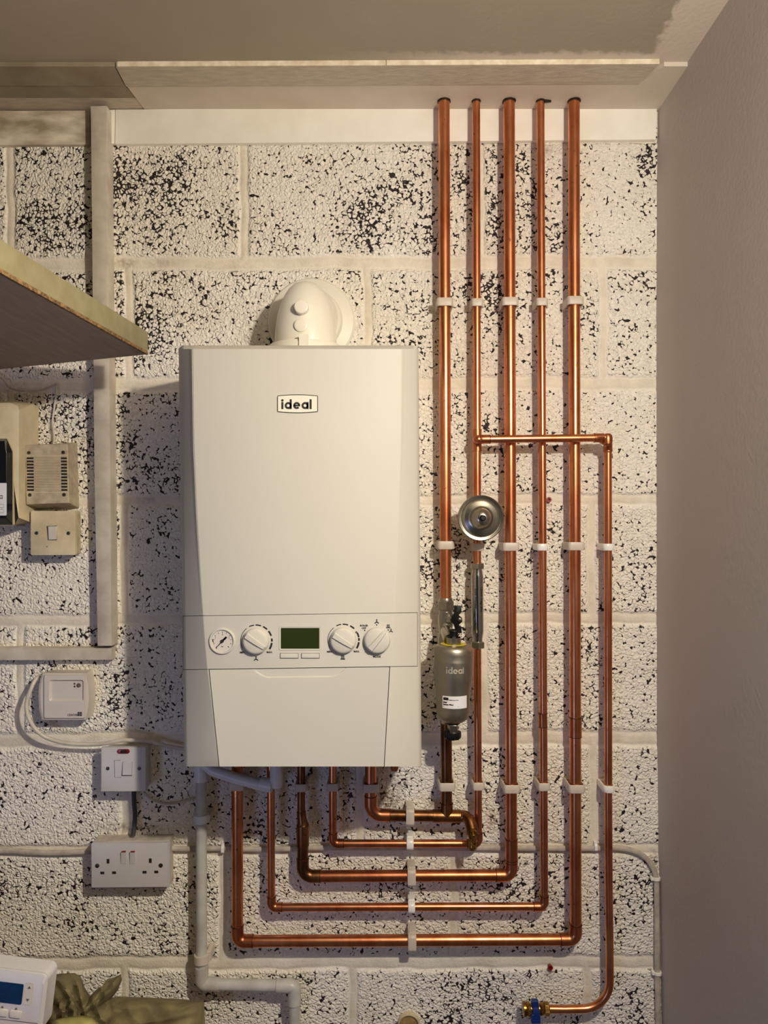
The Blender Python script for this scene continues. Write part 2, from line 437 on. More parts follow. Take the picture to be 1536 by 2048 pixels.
def stroke(mb, pts, wpx, d, t=0.0004, closed=False, wend=None):
    # flat ribbon of width wpx pixels following pixel points
    n = len(pts); L_, R_ = [], []
    for i, (x, y) in enumerate(pts):
        a = pts[i - 1] if (i or closed) else pts[i]; b = pts[(i + 1) % n] if (i < n - 1 or closed) else pts[i]
        tx, ty = b[0] - a[0], b[1] - a[1]; l = math.hypot(tx, ty) or 1
        ww = (wpx if wend is None else wpx + (wend - wpx) * i / (n - 1)) / 2
        L_.append(P(x - ty / l * ww, y + tx / l * ww, d)); R_.append(P(x + ty / l * ww, y - tx / l * ww, d))
    off = Vector((0, t, 0))
    vs = L_ + R_ + [p + off for p in L_] + [p + off for p in R_]
    fs = []
    rng_ = range(n if closed else n - 1)
    for i in rng_:
        j = (i + 1) % n
        fs += [(i, j, n + j, n + i), (2 * n + i, 3 * n + i, 3 * n + j, 2 * n + j), (i, 2 * n + i, 2 * n + j, j), (n + i, n + j, 3 * n + j, 3 * n + i)]
    if not closed:
        fs += [(0, n, 3 * n, 2 * n), (n - 1, 3 * n - 1, 4 * n - 1, 2 * n - 1)]
    mb.add(vs, fs)

# ================================================================== THE SETTING
RW = [(2.40, .539), (2.20, .538), (1.9, .5365), (1.1, .5375), (.85, .541), (.5, .5465), (0, .552)]
def rwx(z):
    for (z0, x0), (z1, x1) in zip(RW[:-1], RW[1:]):
        if z1 <= z <= z0: return x0 + (x1 - x0) * (z0 - z) / (z0 - z1)
    return .54

# ---- back wall: grid with real joints, map of openness / mortar / stains
def build_back_wall():
    step = 0.003
    xs = np.arange(-1.5, 0.6001, step); zs = np.arange(0.0, 2.3401, step)
    X, Z = np.meshgrid(xs, zs)
    px = CX + X * 1015.0; py = CY - (Z - CZ) * 1015.0
    wob = 1.5 * np.sin(px / 61.0) + 1.2 * np.sin(px / 23.0 + 1.3) + 1.0 * np.sin(px / 11.0)
    wobv = 1.5 * np.sin(py / 31.0) + 1.0 * np.sin(py / 13.0 + 0.7)
    hj = [(290 - 6, 5), (525, 15), (768, 15), (1000, 12), (1238, 13), (1478, 16), (1699, 12), (1926, 15), (2160, 14), (2395, 14), (2630, 14)]
    mort = np.zeros_like(X)
    for y0, hw in hj:
        d = np.abs(py - (y0 + wob + (px - 768) * -0.004)) / (hw - 2.5)
        mort = np.maximum(mort, np.clip(1.5 - d, 0, 1))
    rows = [(290, 525, [20, 488, 960, 1420]), (525, 768, [258, 735, 1207]), (768, 1000, [20, 490, 948]), (1000, 1238, [248, 715, 1183]),
            (1238, 1478, [40, 508, 968]), (1478, 1699, [250, 720, 1188]), (1699, 1926, [-20, 446, 908]), (1926, 2160, [248, 705, 1175]),
            (2160, 2395, [10, 480, 940])]
    for ya, yb, xl in rows:
        for x0 in xl + [xl[0] - 467, xl[0] - 934]:
            d = np.abs(px - (x0 + wobv)) / 8.0
            m = np.clip(1.5 - d, 0, 1) * ((py > ya) & (py < yb))
            mort = np.maximum(mort, m)
    # openness of the grain (pits left unpainted), by region
    dens = np.full_like(X, 0.42)
    blobs = [(280, 400, 90, 110, .28), (240, 360, 40, 110, .2), (120, 450, 120, 120, .28), (600, 340, 180, 80, -.05), (760, 420, 120, 90, .25),
             (500, 460, 60, 60, .15), (380, 340, 60, 50, .1), (1000, 420, 120, 160, .22), (1230, 400, 90, 110, -.16), (1295, 330, 25, 80, .3),
             (270, 640, 90, 80, .35), (420, 580, 120, 60, .12), (560, 620, 80, 60, -.1), (900, 650, 120, 120, .12), (1250, 620, 80, 100, .05), (1230, 900, 90, 100, -.25),
             (130, 860, 90, 120, .32), (240, 880, 70, 110, .2), (120, 1080, 130, 40, .1), (100, 1180, 140, 90, -.12), (880, 1100, 80, 120, .15), (1200, 1100, 80, 80, .0),
             (230, 1340, 40, 100, .22), (110, 1300, 120, 60, .1), (60, 1400, 60, 60, -.15), (1250, 1350, 70, 100, .0), (900, 1330, 60, 110, .05), (1250, 1550, 80, 90, -.12),
             (130, 1600, 140, 110, -.1), (290, 1660, 60, 30, .25), (300, 1760, 60, 60, .15), (120, 1780, 120, 40, .1), (100, 1870, 140, 50, -.08), (900, 1560, 60, 80, -.2),
             (620, 1850, 160, 60, -.05), (1060, 1780, 80, 80, .12), (1240, 1830, 80, 90, .05), (950, 1990, 100, 50, .22), (720, 2000, 80, 50, -.1), (560, 1960, 50, 30, .15),
             (1260, 2000, 60, 60, .0), (700, 1600, 80, 60, .05), (320, 2000, 80, 50, .1)]
    for cx, cy, sx, sy, a in blobs:
        dens = dens + a * np.exp(-((px - cx) / sx) ** 2 - ((py - cy) / sy) ** 2)
    dens = np.clip(dens, 0, 1)
    stain = np.zeros_like(X)
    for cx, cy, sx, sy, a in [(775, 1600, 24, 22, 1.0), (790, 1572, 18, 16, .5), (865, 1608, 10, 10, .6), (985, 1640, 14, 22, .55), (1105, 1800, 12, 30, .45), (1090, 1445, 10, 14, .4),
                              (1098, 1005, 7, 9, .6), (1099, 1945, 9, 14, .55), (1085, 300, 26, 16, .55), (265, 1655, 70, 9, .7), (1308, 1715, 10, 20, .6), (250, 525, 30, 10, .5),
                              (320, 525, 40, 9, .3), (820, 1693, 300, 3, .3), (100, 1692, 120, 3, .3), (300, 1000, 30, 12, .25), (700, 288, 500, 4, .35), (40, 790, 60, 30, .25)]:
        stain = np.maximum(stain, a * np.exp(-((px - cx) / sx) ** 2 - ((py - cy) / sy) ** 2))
    # relief: joints stand a little back with a rounded fillet, blocks uneven
    rel = 0.0036 * np.clip(mort * 1.6, 0, 1) - 0.0022 * np.clip(mort * 2 - 1, 0, 1)
    rel = rel + 0.0008 * np.sin(px / 37.0 + np.sin(py / 29.0)) * np.cos(py / 41.0)
    Y = rel
    ny, nx = X.shape
    co = np.stack([X, Y, Z], -1).reshape(-1, 3)
    idx = np.arange(nx * ny).reshape(ny, nx)
    q = np.stack([idx[:-1, :-1], idx[:-1, 1:], idx[1:, 1:], idx[1:, :-1]], -1).reshape(-1, 4)
    me = bpy.data.meshes.new('wall_back')
    me.vertices.add(len(co)); me.vertices.foreach_set('co', co.ravel())
    me.loops.add(q.size); me.loops.foreach_set('vertex_index', q.ravel().astype(np.int32))
    me.polygons.add(len(q)); me.polygons.foreach_set('loop_start', np.arange(0, q.size, 4, dtype=np.int32))
    me.update(calc_edges=True)
    ca = me.color_attributes.new('wallmap', 'FLOAT_COLOR', 'POINT')
    dat = np.stack([dens, np.clip(mort, 0, 1), stain, np.ones_like(X)], -1).reshape(-1)
    ca.data.foreach_set('color', dat.astype(np.float32))
    me.materials.append(M['block']); me.shade_smooth()
    o = bpy.data.objects.new('wall_back', me); COL.objects.link(o); struct(o)
build_back_wall()

# right wall (skimmed), slightly out of plumb like the real one
mb = MB()
zz = [2.36, 2.2, 1.9, 1.1, .85, .5, 0.0]
vs = []
for z in zz:
    x = rwx(min(z, 2.4)); vs += [(x, 0.02, z), (x, -3.6, z), (x + 0.1, -3.6, z), (x + 0.1, 0.02, z)]
fs = []
for i in range(len(zz) - 1):
    a = i * 4; b_ = a + 4
    for k in range(4): fs.append((a + k, a + (k + 1) % 4, b_ + (k + 1) % 4, b_ + k))
fs += [(0, 1, 2, 3), tuple(len(vs) - 4 + k for k in (3, 2, 1, 0))]
mb.add(vs, fs); struct(mb.build('wall_right', M['wallr'], smooth=0))
mb = MB(); mb.box((-1.6, 0.02, 0), (-1.5, -3.6, 2.36)); struct(mb.build('wall_left', M['wallo'], smooth=0))
mb = MB(); mb.box((-1.6, -3.6, 0), (0.66, -3.7, 2.36)); struct(mb.build('wall_front', M['wallo'], smooth=0))
mb = MB(); mb.box((-1.6, 0.02, -0.05), (0.66, -3.7, 0)); struct(mb.build('floor', M['floor'], smooth=0))
ZC = CZ + 0.8125; ZS = CZ + 0.8035
o = MB().box((-1.6, 0.03, ZC), (0.66, -3.7, ZC + 0.06)); o = o.build('ceiling', M['ceil'], smooth=0)
# object coords = world coords for the paint mask
o.data.transform(Matrix.Translation(BASE[o.name])); o.location = (0, 0, 0); struct(o)

def board(name, m, quad, z0, z1, bevel=0.0):
    vs = [(x, y, z0) for x, y in quad] + [(x, y, z1) for x, y in quad]
    n = len(quad)
    fs = [tuple(range(n)), tuple(range(2 * n - 1, n - 1, -1))] + [(i, (i + 1) % n, n + (i + 1) % n, n + i) for i in range(n)]
    return struct(MB().add(vs, fs).build(name, m, smooth=0, bevel=bevel))
def C2(px, py, h=0.8035):
    s = (CY - py) / h / 1000.0 * 1000.0
    return ((px - CX) / s, -(DC - FPX / s))
# boxing boards across the top of the wall (seen from below)
a, b_, c, e = C2(232, 134), C2(1318, 129), C2(1278, 168), C2(252, 173)
board('trim_1', M['ceilr'], [a, b_, c, e], ZS, ZC)
i0, i1, i2, i3 = (e[0] + .001, e[1] + .0012), (c[0] + .001, c[1] + .0012), C2(1368, 134), (0.5385, 0.0)
board('trim_2', M['ceilp'], [i0, i1, (i1[0] + .026, C2(1368, 134)[1]), (0.5385, C2(1368, 134)[1]), (0.5385, 0.0), (-.4685, 0.0)], ZS + .0012, ZC)
board('trim_3', M['ceilu'], [(-1.5, a[1]), (a[0] - .0025, a[1]), (e[0] - .0022, e[1]), (-1.5, e[1])], ZS + .001, ZC)
board('trim_4', M['ceilu'], [(-1.5, e[1] + .001), (e[0] - .0022, e[1] + .001), (-.4715, -.045), (-1.5, -.045)], ZS + .0022, ZC)
board('trim_5', M['ceilr'], [(-1.5, -.0448), (-.4715, -.0448), (-.4705, 0), (-1.5, 0)], ZS + .0022, ZC)
# thin paler edge strip of the boxing board, two lengths with a butt joint
bx = C2(772, 131)[0]
def ey(x): return a[1] + (b_[1] - a[1]) * (x - a[0]) / (b_[0] - a[0])
def edge_board(n, x0, x1):
    board(n, M['ceile'], [(x0, ey(x0) - .0022), (x1, ey(x1) - .0022), (x1, ey(x1) - .0001), (x0, ey(x0) - .0001)], ZS - .0002, ZC - .0004)
edge_board('trim_6', a[0] + .003, bx - .001); edge_board('trim_7', bx + .001, b_[0])

def prism_obj(name, m, poly, d, t, bev=0.0008, bevel=0.0, parent=None):
    return MB().prism(poly, d, t, bev).build(name, m, parent, bevel=bevel)
# wall plate boards under the ceiling
struct(prism_obj('trim_8', M['paintw'], [(231, 219), (1314, 208), (1312, 279), (230, 288)], 0.009, 0.012))
struct(prism_obj('trim_9', M['paintw'], [(200, 221), (229.5, 219), (228.5, 287), (200, 287)], 0.0085, 0.0115))
struct(prism_obj('trim_10', M['roughp'], [(-400, 224), (179, 221), (180, 289), (-400, 292)], 0.008, 0.011))
# vertical batten and bottom rail of the old frame
struct(prism_obj('trim_11', M['painto'], [(181, 212), (213, 211), (215, 500), (220, 900), (223, 1292), (195, 1292), (188, 900), (184, 500)], 0.034, 0.036, 0.0012))
struct(prism_obj('trim_12', M['painto'], [(-400, 1296), (223, 1296), (223, 1320), (-400, 1322)], 0.022, 0.024, 0.0012))

# ================================================================== SHELF
zs_ = CZ + 0.280
def shp(px, py, h=0.280):
    s = (CY - py) / h
    return Vector(((px - CX) / s, -(DC - FPX / s), CZ + h))
pc = shp(296, 709); pf = shp(0, 545); pb = shp(0, 738.5)
dr = (pf - pc).normalized(); dbk = (pb - pc).normalized()
p1 = pc; p2 = pc + dr * 0.66; p4 = pc + dbk * 0.9; 
tx = (-1.5 - pc.x) / dbk.x; p4 = pc + dbk * min(tx, (0 + pc.y) / -dbk.y * 0.985 if dbk.y > 0 else tx)
p3 = Vector((-1.498, p2.y, p2.z)); p5 = Vector((-1.498, p4.y, p4.z))
shelf = thing('shelf', 'thick board shelf with olive painted edge jutting in at left', 'shelf', (-0.9, -0.4, zs_))
def slab(pts, z0, z1):
    n = len(pts); vs = [(p.x, p.y, z0) for p in pts] + [(p.x, p.y, z1) for p in pts]
    return vs, [tuple(range(n)), tuple(range(2 * n - 1, n - 1, -1))] + [(i, (i + 1) % n, n + (i + 1) % n, n + i) for i in range(n)]
inw = dr.cross(Vector((0, 0, 1))); inw = inw if inw.x < 0 else -inw
th = 0.0375
mb = MB(); mb.add(*slab([p1 + inw * .004, p2 + inw * .004, p3, p5, p4], zs_, zs_ + th)); mb.build('board', M['wood'], shelf, smooth=0)
mb = MB(); mb.add(*slab([p1, p2, p2 + inw * .0038, p1 + inw * .0038], zs_ + .0045, zs_ + th + .0005)); o = mb.build('edge_strip', M['olive'], shelf, smooth=0, bevel=0.001); o['label'] = 'olive green painted edge strip'
mb = MB(); mb.add(*slab([p1 - inw * .0004, p2 - inw * .0004, p2 + inw * .0038, p1 + inw * .0038], zs_ - .0003, zs_ + .0044)); o = mb.build('bare_edge', M['bare'], shelf, smooth=0); o['label'] = 'chipped bare wood lower edge'

# ================================================================== BOILER
DF, DE = 0.278, 0.236
def interp(tab, y):
    if y <= tab[0][0]: return tab[0][1]
    for (a, u), (b2, v) in zip(tab[:-1], tab[1:]):
        if y <= b2: return u + (v - u) * (y - a) / (b2 - a)
    return tab[-1][1]
XL = [(690, 357), (1533, 368.5)]; XR = [(690, 837), (1533, 843)]
RL = [(690, 385), (890, 388), (1028, 394), (1166, 402), (1258, 408), (1331, 414), (1533, 438)]
RR = [(690, 803), (890, 801), (1028, 797.5), (1166, 792), (1258, 787.5), (1331, 783), (1533, 770)]
SK = [(690, 0.0), (1228, -0.0149), (1336, -0.0149), (1533, 0.0)]
def bdepth(px, y0):
    xl, xr, rl, rr = interp(XL, y0), interp(XR, y0), interp(RL, y0), interp(RR, y0)
    lo_ = DE
    def side(u):   # u 0 at outer edge .. 1 at raised edge
        if u < 0: return DE - .012
        e = lo_ + (DF - lo_) * u
        return e
    if px < rl:
        u = (px - xl) / (rl - xl); d = side(u)
        if px - xl < 6: d -= .010 * (1 - (px - xl) / 6) ** 2
        return d
    if px > rr:
        u = (xr - px) / (xr - rr); d = side(u)
        if xr - px < 6: d -= .010 * (1 - (xr - px) / 6) ** 2
        return d
    return DF
def bpt(px, y0, dd=0.0, dep=None):
    d = (bdepth(px, y0) if dep is None else dep) + dd
    return P(px, y0 + interp(SK, y0) * (px - 597), d)
def bpatch(mb, left, right, rows, thick=.0016, dd=0.0, cols=(), dfn=None):
    # left/right: functions or tables of y -> px ; rows list of y
    fr, bk = [], []
    for y in rows:
        l = left(y); r = right(y)
        xl, xr, rl, rr = interp(XL, y), interp(XR, y), interp(RL, y), interp(RR, y)
        # fixed number of columns, placed at structural breaks by parameter
        br = [xl, xl + 1.2, xl + 2.8, xl + 5, xl + 8, rl - 1.6, rl, rl + 1.6, 597, rr - 1.6, rr, rr + 1.6, xr - 8, xr - 5, xr - 2.8, xr - 1.2, xr] + list(cols)
        br = sorted(min(max(b2, l), r) for b2 in br)
        row, rowb = [], []
        for x in br:
            e = dfn(x, y) if dfn else 0.0
            d0 = bdepth(x, y)
            for ed in (rl, rr):
                if abs(x - ed) < 0.5: d0 -= 0.0006
            row.append(bpt(x, y, dd + e, d0)); rowb.append(bpt(x, y, dd - thick, d0 if d0 < DF - .003 else DF))
        fr.append(row); bk.append(rowb)
    nr, nc = len(fr), len(fr[0])
    vs = [p for r_ in fr for p in r_] + [p for r_ in bk for p in r_]
    o = nr * nc; fs = []
    for i in range(nr - 1):
        for j in range(nc - 1):
            a = i * nc + j
            fs += [(a, a + 1, a + nc + 1, a + nc), (o + a, o + a + nc, o + a + nc + 1, o + a + 1)]
    for i in range(nr - 1):
        for j in (0, nc - 1):
            a = i * nc + j; fs.append((a, a + nc, o + a + nc, o + a))
    for j in range(nc - 1):
        for i in (0, nr - 1):
            a = i * nc + j; fs.append((a, o + a, o + a + 1, a + 1))
    mb.add(vs, fs)

BX = -0.1407
boiler = thing('boiler', 'white wall-hung boiler with control dials, left of copper pipes', 'boiler', (BX, -0.12, 1.10))
fl = lambda y: interp(XL, y); fr_ = lambda y: interp(XR, y)
mb = MB()
ytop = [698 + 25 * k for k in range(21)] + [1221.5, 1226, 1228.2]
bpatch(mb, fl, fr_, ytop)
lowr = [1336.5, 1342, 1360, 1400, 1440, 1480, 1515, 1529, 1532, 1533]
seamL = lambda y: interp([(1331, 417.5), (1533, 438)], y); seamR = lambda y: interp([(1331, 780), (1533, 768.5)], y)
bpatch(mb, fl, lambda y: seamL(y) - .6, lowr); bpatch(mb, lambda y: seamR(y) + .6, fr_, lowr)
bpatch(mb, fl, lambda y: 365.8, [1228.2, 1260, 1300, 1336.5]); bpatch(mb, lambda y: 835.2, fr_, [1228.2, 1260, 1300, 1336.5])
# side walls of the cover back to the wall, and top with chamfer
for tab, sg in ((XL, 1), (XR, -1)):
    fr2, bk2 = [], []
    for y in [698, 900, 1100, 1228, 1336, 1440, 1533]:
        x = interp(tab, y)
        p = bpt(x, y); fr2.append(p); bk2.append(Vector((p.x, -.002, p.z)))
    n = len(fr2)
    off = Vector((sg * .002, 0, 0))
    vs = fr2 + bk2 + [p + off for p in fr2] + [p + off for p in bk2]
    fs = []
    for i in range(n - 1): fs += [(i, i + 1, n + i + 1, n + i), (2 * n + i, 3 * n + i, 3 * n + i + 1, 2 * n + i + 1)]
    mb.add(vs, fs)
# top: rows from the raised front up and back
cols_ = [357, 358.2, 360, 363, 367, 383.4, 385, 386.6, 480, 597, 700, 801.4, 803, 804.6, 827, 831, 834, 835.8, 837]
row0 = [bpt(x, 698) for x in cols_]
zt = P(597, 690, DE).z
row1, row2, row3 = [], [], []
for k, x in enumerate(cols_):
    p = row0[k]; dd0 = min(-p.y, DE)
    edge = max(0.0, 1 - min(x - 357, 837 - x) / 7.0)
    row1.append(Vector((p.x, -min(-p.y, DE + .012), zt - .0035 - .006 * edge ** 2)))
    row2.append(Vector((p.x, -min(-p.y, DE - .004), zt - .006 * edge ** 2)))
    row3.append(Vector((p.x, -.002, zt - .006 * edge ** 2)))
n = len(cols_); vs = row0 + row1 + row2 + row3; fs = []
for r_ in range(3):
    for j in range(n - 1): fs.append((r_ * n + j, r_ * n + j + 1, (r_ + 1) * n + j + 1, (r_ + 1) * n + j))
mb.add(vs, fs)
o = mb.build('cover', M['boiler'], boiler, smooth=28)
# dark chassis behind the seams and under the cover
mb = MB()
for ya, yb, dd in ((700, 1226, -.0032), (1226, 1335, -.0032), (1335, 1358, -.0200), (1358, 1533, -.0032)):
    rr_ = [ya + (yb - ya) * k / 6 for k in range(7)]
    bpatch(mb, lambda y: interp(XL, y) + 5, lambda y: interp(XR, y) - 5, rr_, thick=.05, dd=dd)
mb.box((BX - .185, -.005, 1.112), (BX + .185, -.20, 1.76))
mb.build('chassis', M['boiler_in'], boiler, smooth=0)
# facia
mb = MB(); bpatch(mb, lambda y: 366.5, lambda y: 834.5, [1229.2, 1231, 1260, 1300, 1333.5, 1335.4], dd=.0001)
fac = mb.build('control_panel', M['boiler'], boiler, smooth=28)
# flap with scooped finger grip
def scoop(x, y):
    # trapezoid 508..692 at y 1337 narrowing to 530..668 at y 1353
    yb = 1354.0
    if y > yb: return 0.0
    t = (y - 1337) / (yb - 1337)
    l = 508 + 24 * max(t, 0) ** 1.2; r = 692 - 24 * max(t, 0) ** 1.2
    q = min((x - l) / 7.0, (r - x) / 7.0, 1.0)
    if q <= 0: return 0.0
    q = q * q * (3 - 2 * q)
    return -0.013 * q * min(1.0, (yb - y) / 13.0)
mb = MB()
bpatch(mb, lambda y: seamL(y) + .9, lambda y: seamR(y) - .9, [1336.8, 1338, 1340, 1342, 1344, 1346, 1348, 1350, 1352, 1353, 1354, 1356, 1362, 1380, 1420, 1470, 1520, 1531, 1533], thick=.0016, dd=-.0004,
       cols=[500 + 3 * k for k in range(67)], dfn=scoop)
mb.build('flap', M['boiler'], boiler, smooth=60)

# badge
bd = thing_badge = None
mb = MB(); 
def badge_poly(g=0):
    pts = []
    for i in range(13):
        t = i / 12; x = 556 + 78.5 * t; pts.append((x, 791.5 - 2.0 * math.sin(math.pi * t) + g * 0))
    pts += [(635.3, 793), (635.3, 822)]
    for i in range(13):
        t = i / 12; x = 634.5 - 78.5 * t; pts.append((x, 823.2 + 2.2 * math.sin(math.pi * t)))
    pts += [(555.2, 822), (555.2, 793)]
    return pts
mb.prism(badge_poly(), DF + .0006, .0006); badge = mb.build('badge', mat('badge_cream', (228, 227, 212), 0.35), boiler, smooth=0)
mb = MB(); stroke(mb, badge_poly(), 1.3, DF + .001, closed=True)
def logo(mb, X0, base, xh, asc, wst, d, adv):
    # rounded lowercase lettering drawn as strokes, in pixels
    r = xh / 2
    def dot(x, y, rr):
        q = arc_pts(x, y, rr, 0, 330, 11); mb.prism(q, d, .0004)
    def bowl(cx):
        stroke(mb, arc_pts(cx, base - r, r - wst * .5, 0, 360, 20)[:-1], wst, d, closed=True)
    x = X0
    stroke(mb, [(x, base), (x, base - xh)], wst, d); dot(x, base - asc + wst * .55, wst * .62)                # i
    x += adv * .36
    bowl(x + r - .5); stroke(mb, [(x + 2 * r - wst * .5 - .5, base), (x + 2 * r - wst * .5 - .5, base - asc)], wst, d)     # d
    x += adv * 1.18
    stroke(mb, arc_pts(x + r - .5, base - r, r - wst * .5, 0, 318, 18), wst, d); stroke(mb, [(x, base - r), (x + 2 * r - .8, base - r)], wst * .75, d)   # e
    x += adv * 1.16
    bowl(x + r - .5); stroke(mb, [(x + 2 * r - wst * .5 - .5, base), (x + 2 * r - wst * .5 - .5, base - xh)], wst, d)      # a
    x += adv * 1.22
    stroke(mb, [(x, base - asc), (x, base)], wst, d)                                                         # l
logo(mb, 564.8, 818, 14.0, 19.5, 4.0, DF + .0011, 14.4)
mb.build('lettering', M['ink'], badge, smooth=0)

# pressure gauge
def dial(mb, px, py, prof, n=40, d0=DF):
    c = P(px, py, d0); k = 1 / S(d0)
    mb.lathe(c, (0, -1, 0), [(h, r * k) for h, r in prof], n)
g = MB(); dial(g, 444.7, 1282, [(-.002, 26.5), (.002, 26.5), (.0035, 25), (.0035, 22.8), (.0008, 22)]); ga = g.build('pressure_gauge', M['boiler'], boiler)
g = MB(); dial(g, 444.7, 1282, [(0, 22), (.0012, 22)]); g.build('dial_face', mat('gauge_face', (206, 200, 192), 0.3), ga)
g = MB(); dd_ = DF + .0022
stroke(g, [(433.5, 1294), (452, 1275)], 1.2, dd_, wend=3.2); stroke(g, [(442, 1284.5), (453, 1274)], 4, dd_); dial(g, 444.7, 1282, [(.001, 3.4), (.003, 3.4)], 14)
for k in range(11):
    a = math.radians(225 - 27 * k); stroke(g, [(444.7 + 16 * math.cos(a), 1282 - 16 * math.sin(a)), (444.7 + 19 * math.cos(a), 1282 - 19 * math.sin(a))], .8, DF + .0015)
stroke(g, [(425.5, 1278), (425.5, 1282), (427, 1285)], 1.8, DF + .0015)
flat_text(g, 'bar', 444.7, 1293, DF + .0015, 2.2)
for s_, x_, y_ in (('0', 433, 1296.3), ('1', 430.5, 1276), ('2', 445, 1269), ('3', 458, 1276), ('4', 456.5, 1293.5)): flat_text(g, s_, x_, y_, DF + .0015, 3.0)
g.build('needle', M['ink'], ga)

def knob(px, py, ang, R=26.5):
    g = MB(); dial(g, px, py, [(-.001, R + 1.5), (.0014, R + 1.5), (.0016, R), (.007, R - .8), (.0095, R - 2.6), (.0108, R - 6), (.0112, 5)], 48)
    kb = g.build('control_knob', M['boiler'], boiler, smooth=50)
    g = MB(); c = P(px, py, DF); k = 1 / S(DF)
    ca, sa = math.cos(ang), math.sin(ang)
    rings = []
    for t in (-1, -.85, -.5, 0, .5, .85, 1):
        wd = 6.4 - 1.6 * t if abs(t) < .9 else 4.0
        hgt = .0142 - .002 * t * t if abs(t) < .95 else .0075
        u = t * (R - 1.2)
        sec = []
        for s1, h in ((-1, .004), (-1, hgt * .7), (-.62, hgt), (.62, hgt), (1, hgt * .7), (1, .004)):
            a_, b2 = u, s1 * wd
            sec.append(Vector((c.x + (a_ * ca - b2 * sa) * k, c.y - h, c.z + (a_ * sa + b2 * ca) * k)))
        rings.append(sec)
    g.rings(rings); g.build('grip', M['boiler'], kb, smooth=40)
    return kb
knob(512.3, 1281.5, math.radians(-34)); knob(686.5, 1280, math.radians(-32)); knob(754.3, 1280, math.radians(50))
# printing round the knobs
dpn = DF + .0005
for cx, cy in ((512.3, 1281.5), (686.5, 1280)):
    g = MB()
    stroke(g, arc_pts(cx, cy, 31, 208, 128, 14), .8, dpn, wend=1.3)
    for a0, a1, w_ in ((116, 98, 2.0), (92, 72, 2.4), (64, 46, 2.8), (28 if cx > 600 else 38, 10 if cx > 600 else 18, 3.1), (8, -3, 3.4), (-8, -32, 3.8)):
        if a0 == 8 and cx > 600: a0, a1 = 7, -3
        stroke(g, arc_pts(cx, cy, 31.5, a0, a1, 5), w_, dpn)
    if cx > 600: flat_text(g, 'e', 712.5, 1264, dpn, 5.5, bold=.0001)
    flat_text(g, 'MIN', cx - 28, cy + 23.5, dpn, 3.6, bold=.0001); flat_text(g, 'MAX', cx + 26.5, cy + 23, dpn, 3.6, bold=.0001)
    PR = g.build('printing', M['ink'], fac, smooth=0)
def tap(cx, cy, k=1.0):
    stroke(g, [(cx - 1.6 * k, cy - 4 * k), (cx + 1.6 * k, cy - 4 * k)], 1.4 * k, dpn); stroke(g, [(cx, cy - 4 * k), (cx, cy + 1 * k)], 1.6 * k, dpn)
    stroke(g, [(cx - 4 * k, cy + 3.6 * k), (cx - 1.5 * k, cy + 1 * k), (cx + 1.5 * k, cy + 1 * k), (cx + 4 * k, cy + 3.6 * k)], 2.0 * k, dpn)
def radi(cx, cy, k=1.0):
    for q in (-2.6, -.9, .9, 2.6): stroke(g, [(cx + q * k, cy - 3 * k), (cx + q * k, cy + 2 * k)], 1.0 * k, dpn)
    stroke(g, [(cx - 3.3 * k, cy - 3.3 * k), (cx + 3.3 * k, cy - 3.3 * k)], .9 * k, dpn); stroke(g, [(cx - 4.6 * k, cy + 3.2 * k), (cx + 4.6 * k, cy + 3.2 * k)], 2.0 * k, dpn)
for f_, ar in ((tap, (512, 1317.5)), (radi, (685.5, 1315))):
    g = MB(); f_(*ar); g.build('symbol', M['ink'], fac, smooth=0)
g = MB(); tap(753.5, 1243.5); radi(776.5, 1252.5, .9); tap(782, 1261.5, .85)
flat_text(g, 'BOILER', 728, 1251.3, dpn, 3.4, bold=.00008); flat_text(g, 'OFF', 728, 1256.5, dpn, 3.4, bold=.00008)
flat_text(g, 'MODE', 753.7, 1313.3, dpn, 3.8, bold=.00012)
for x_, y_ in ((753.3, 1249.8), (776.6, 1260), (729.5, 1260.6)): g.prism(arc_pts(x_, y_, 1.4, 0, 330, 11), dpn, .0004)
g.build('printing', M['ink'], fac, smooth=0)
# display and push buttons
g = MB(); outer = rrect(558.5, 1253, 641, 1300, 2); inner = rrect(561.5, 1256, 638.5, 1297.5, 1)
o4 = [P(x, y, DF + .0012) for x, y in outer]; i4 = [P(x, y, DF + .0006) for x, y in inner]; o4b = [p + Vector((0, .002, 0)) for p in o4]; i4b = [P(x, y, DF - .002) for x, y in inner]
g.rings([o4b, o4, i4, i4b], cap=False); dsp = g.build('display', M['boiler'], boiler)
g = MB(); g.prism(inner, DF + .0004, .001); g.build('screen', M['lcd'], dsp, smooth=0)
for x0, x1 in ((560.3, 596.3), (602.7, 638.7)):
    g = MB(); g.prism(rrect(x0 - .7, 1306, x1 + .7, 1317.3, 1.2), DF + .0004, .001); pb_ = g.build('push_button', M['boiler_in'], boiler, smooth=0)
    g = MB(); g.prism(rrect(x0 + .5, 1307.2, x1 - .5, 1316.1, 1), DF + .0022, .002, .0004); g.build('key_cap', M['boiler'], pb_)

# ================================================================== FLUE
flue = thing('flue_elbow', 'white plastic flue elbow curving from the boiler top into the wall', 'flue', (-.142, -.09, 1.79))
zf = 1.5 + 395 / 1015.0; XF = -.1425
g = MB(); g.lathe((XF, 0.0, zf), (0, -1, 0), [(0, .0855), (.006, .0855), (.010, .082), (.013, .062), (.020, .060), (.024, .058)], 64); g.build('wall_collar', M['flue'], flue)
g = MB()
